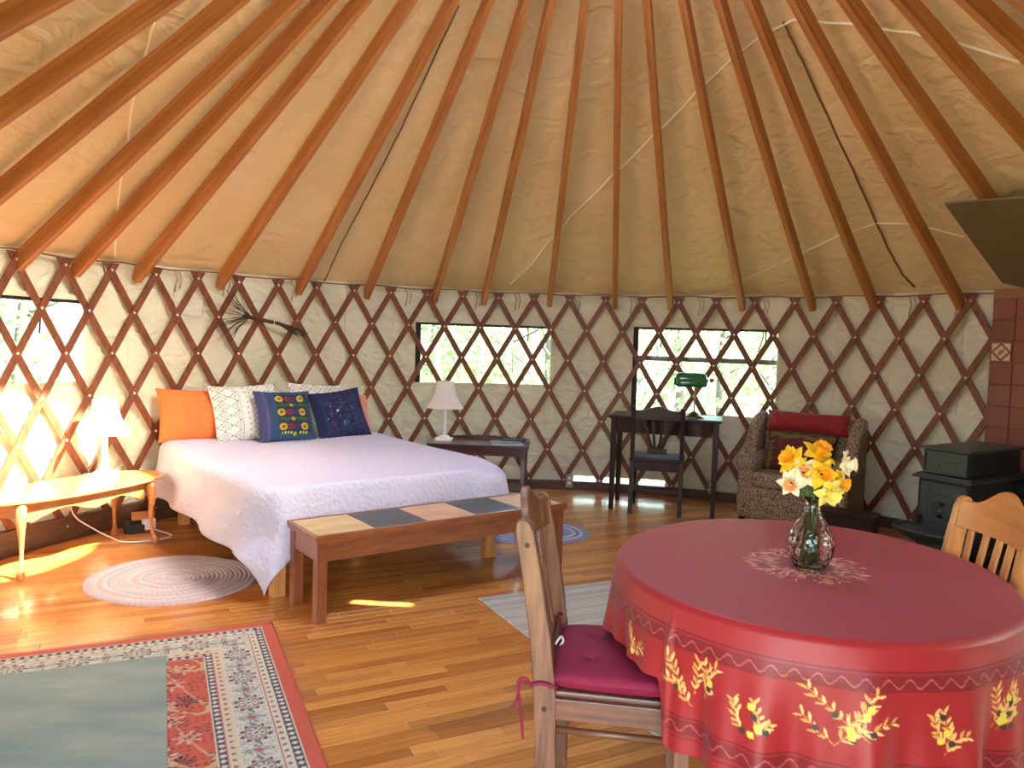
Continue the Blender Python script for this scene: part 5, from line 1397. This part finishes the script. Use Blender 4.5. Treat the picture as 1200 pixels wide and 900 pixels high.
# ================================================================= OUTSIDE TREES
leafm, nt_, bs_ = new_mat('spring leaves')
bs_.inputs['Base Color'].default_value = (*rgb(120, 140, 100), 1); bs_.inputs['Roughness'].default_value = .7
tr = nt_.nodes.new('ShaderNodeBsdfTranslucent'); tr.inputs[0].default_value = (*rgb(142, 164, 110), 1); mxs = nt_.nodes.new('ShaderNodeMixShader'); mxs.inputs[0].default_value = .4
nt_.links.new(bs_.outputs[0], mxs.inputs[1]); nt_.links.new(tr.outputs[0], mxs.inputs[2]); nt_.links.new(mxs.outputs[0], nt_.nodes['Material Output'].inputs[0])
bark = plain('grey bark', rgb(96, 90, 82), .9, 0, (6, .5))
def tree_proto(seed, H, cr, nl, z0, ls, trunk_r):
    r = random.Random(seed); t = empty('tree', (0, 0, 0)); mb = MB()
    pts = [(r.uniform(-.08, .08) * i, r.uniform(-.08, .08) * i, H * i / 6) for i in range(7)]
    mb.tube(pts, [trunk_r * (1 - .12 * i) for i in range(7)], 8)
    for k in range(9):
        h = H * r.uniform(.15, .9); a = r.uniform(0, 6.28); L = cr * r.uniform(.5, 1)
        mb.tube([(0, 0, h), (math.cos(a) * L * .5, math.sin(a) * L * .5, h + L * .25), (math.cos(a) * L, math.sin(a) * L, h + L * .6)], [trunk_r * .35, trunk_r * .2, .01], 5)
    mb.build('trunk', bark, t, smooth=True)
    lf = MB()
    cl = [(r.gauss(0, cr * .45), r.gauss(0, cr * .45), r.uniform(z0, H), r.uniform(.25, .6)) for _ in range(26)]
    for i in range(nl):
        cx_, cy_, cz_, s_ = r.choice(cl)
        p = Vector((r.gauss(cx_, s_), r.gauss(cy_, s_), max(.05, r.gauss(cz_, s_ * .7))))
        a = Vector((r.uniform(-1, 1), r.uniform(-1, 1), r.uniform(-1, 1))).normalized(); b = a.orthogonal().normalized(); c_ = a.cross(b)
        lf.add([p - b * ls, p + c_ * ls * .5, p + b * ls, p - c_ * ls * .5], [(0, 1, 2, 3)])
    tag(lf.build('crown', leafm, t), kind='stuff'); return t
protos = [tree_proto(1, 7.5, 1.8, 1500, .8, .11, .13), tree_proto(2, 9, 1.5, 1000, 2.2, .10, .17), tree_proto(3, 2.6, 1.2, 1300, .1, .08, .04)]
spots = []
for i, ph in enumerate((-1.55, -1.36, -1.20, -1.02)): spots.append((ph, 7.0 + 4.0 * (i % 2)))
for i, dg_ in enumerate((-9, -6, -3, 0, 3, 6.5, 9.5, 12.5, 15.5, 18.5)): spots.append((None, dg_, 12 + 5 * (i % 3)))
for i, dg_ in enumerate((-11, -3, 5, 12, 20)): spots.append((None, dg_, 30 + 5 * (i % 2)))
for i, dg_ in enumerate((-38, -33, -44, -50)): spots.append((None, dg_, 13 + 2 * (i % 2)))
used = [False] * 3
for i, s_ in enumerate(spots):
    k = (0, 2, 1)[i % 3]
    t = protos[k] if not used[k] else copy_tree(protos[k]); used[k] = True
    if s_[0] is not None: p = cyl(s_[0], -.6, s_[1])
    else: a = math.radians(s_[1]); p = Vector((math.sin(a) * s_[2], math.cos(a) * s_[2], -.6))
    t.location = p; t.rotation_euler = (0, 0, i * 1.3); sc_ = .85 + .06 * (i % 5); t.scale = (sc_, sc_, sc_)
    tag(t, ['slender green leafed tree outside the windows', 'tall bare stemmed tree outside the windows', 'low spring green bush outside the windows'][k], 'tree' if k < 2 else 'bush', ['leafy trees outside the windows', 'tall trees outside the windows', 'bushes outside the windows'][k])
    if k == 2: t.name = 'bush'
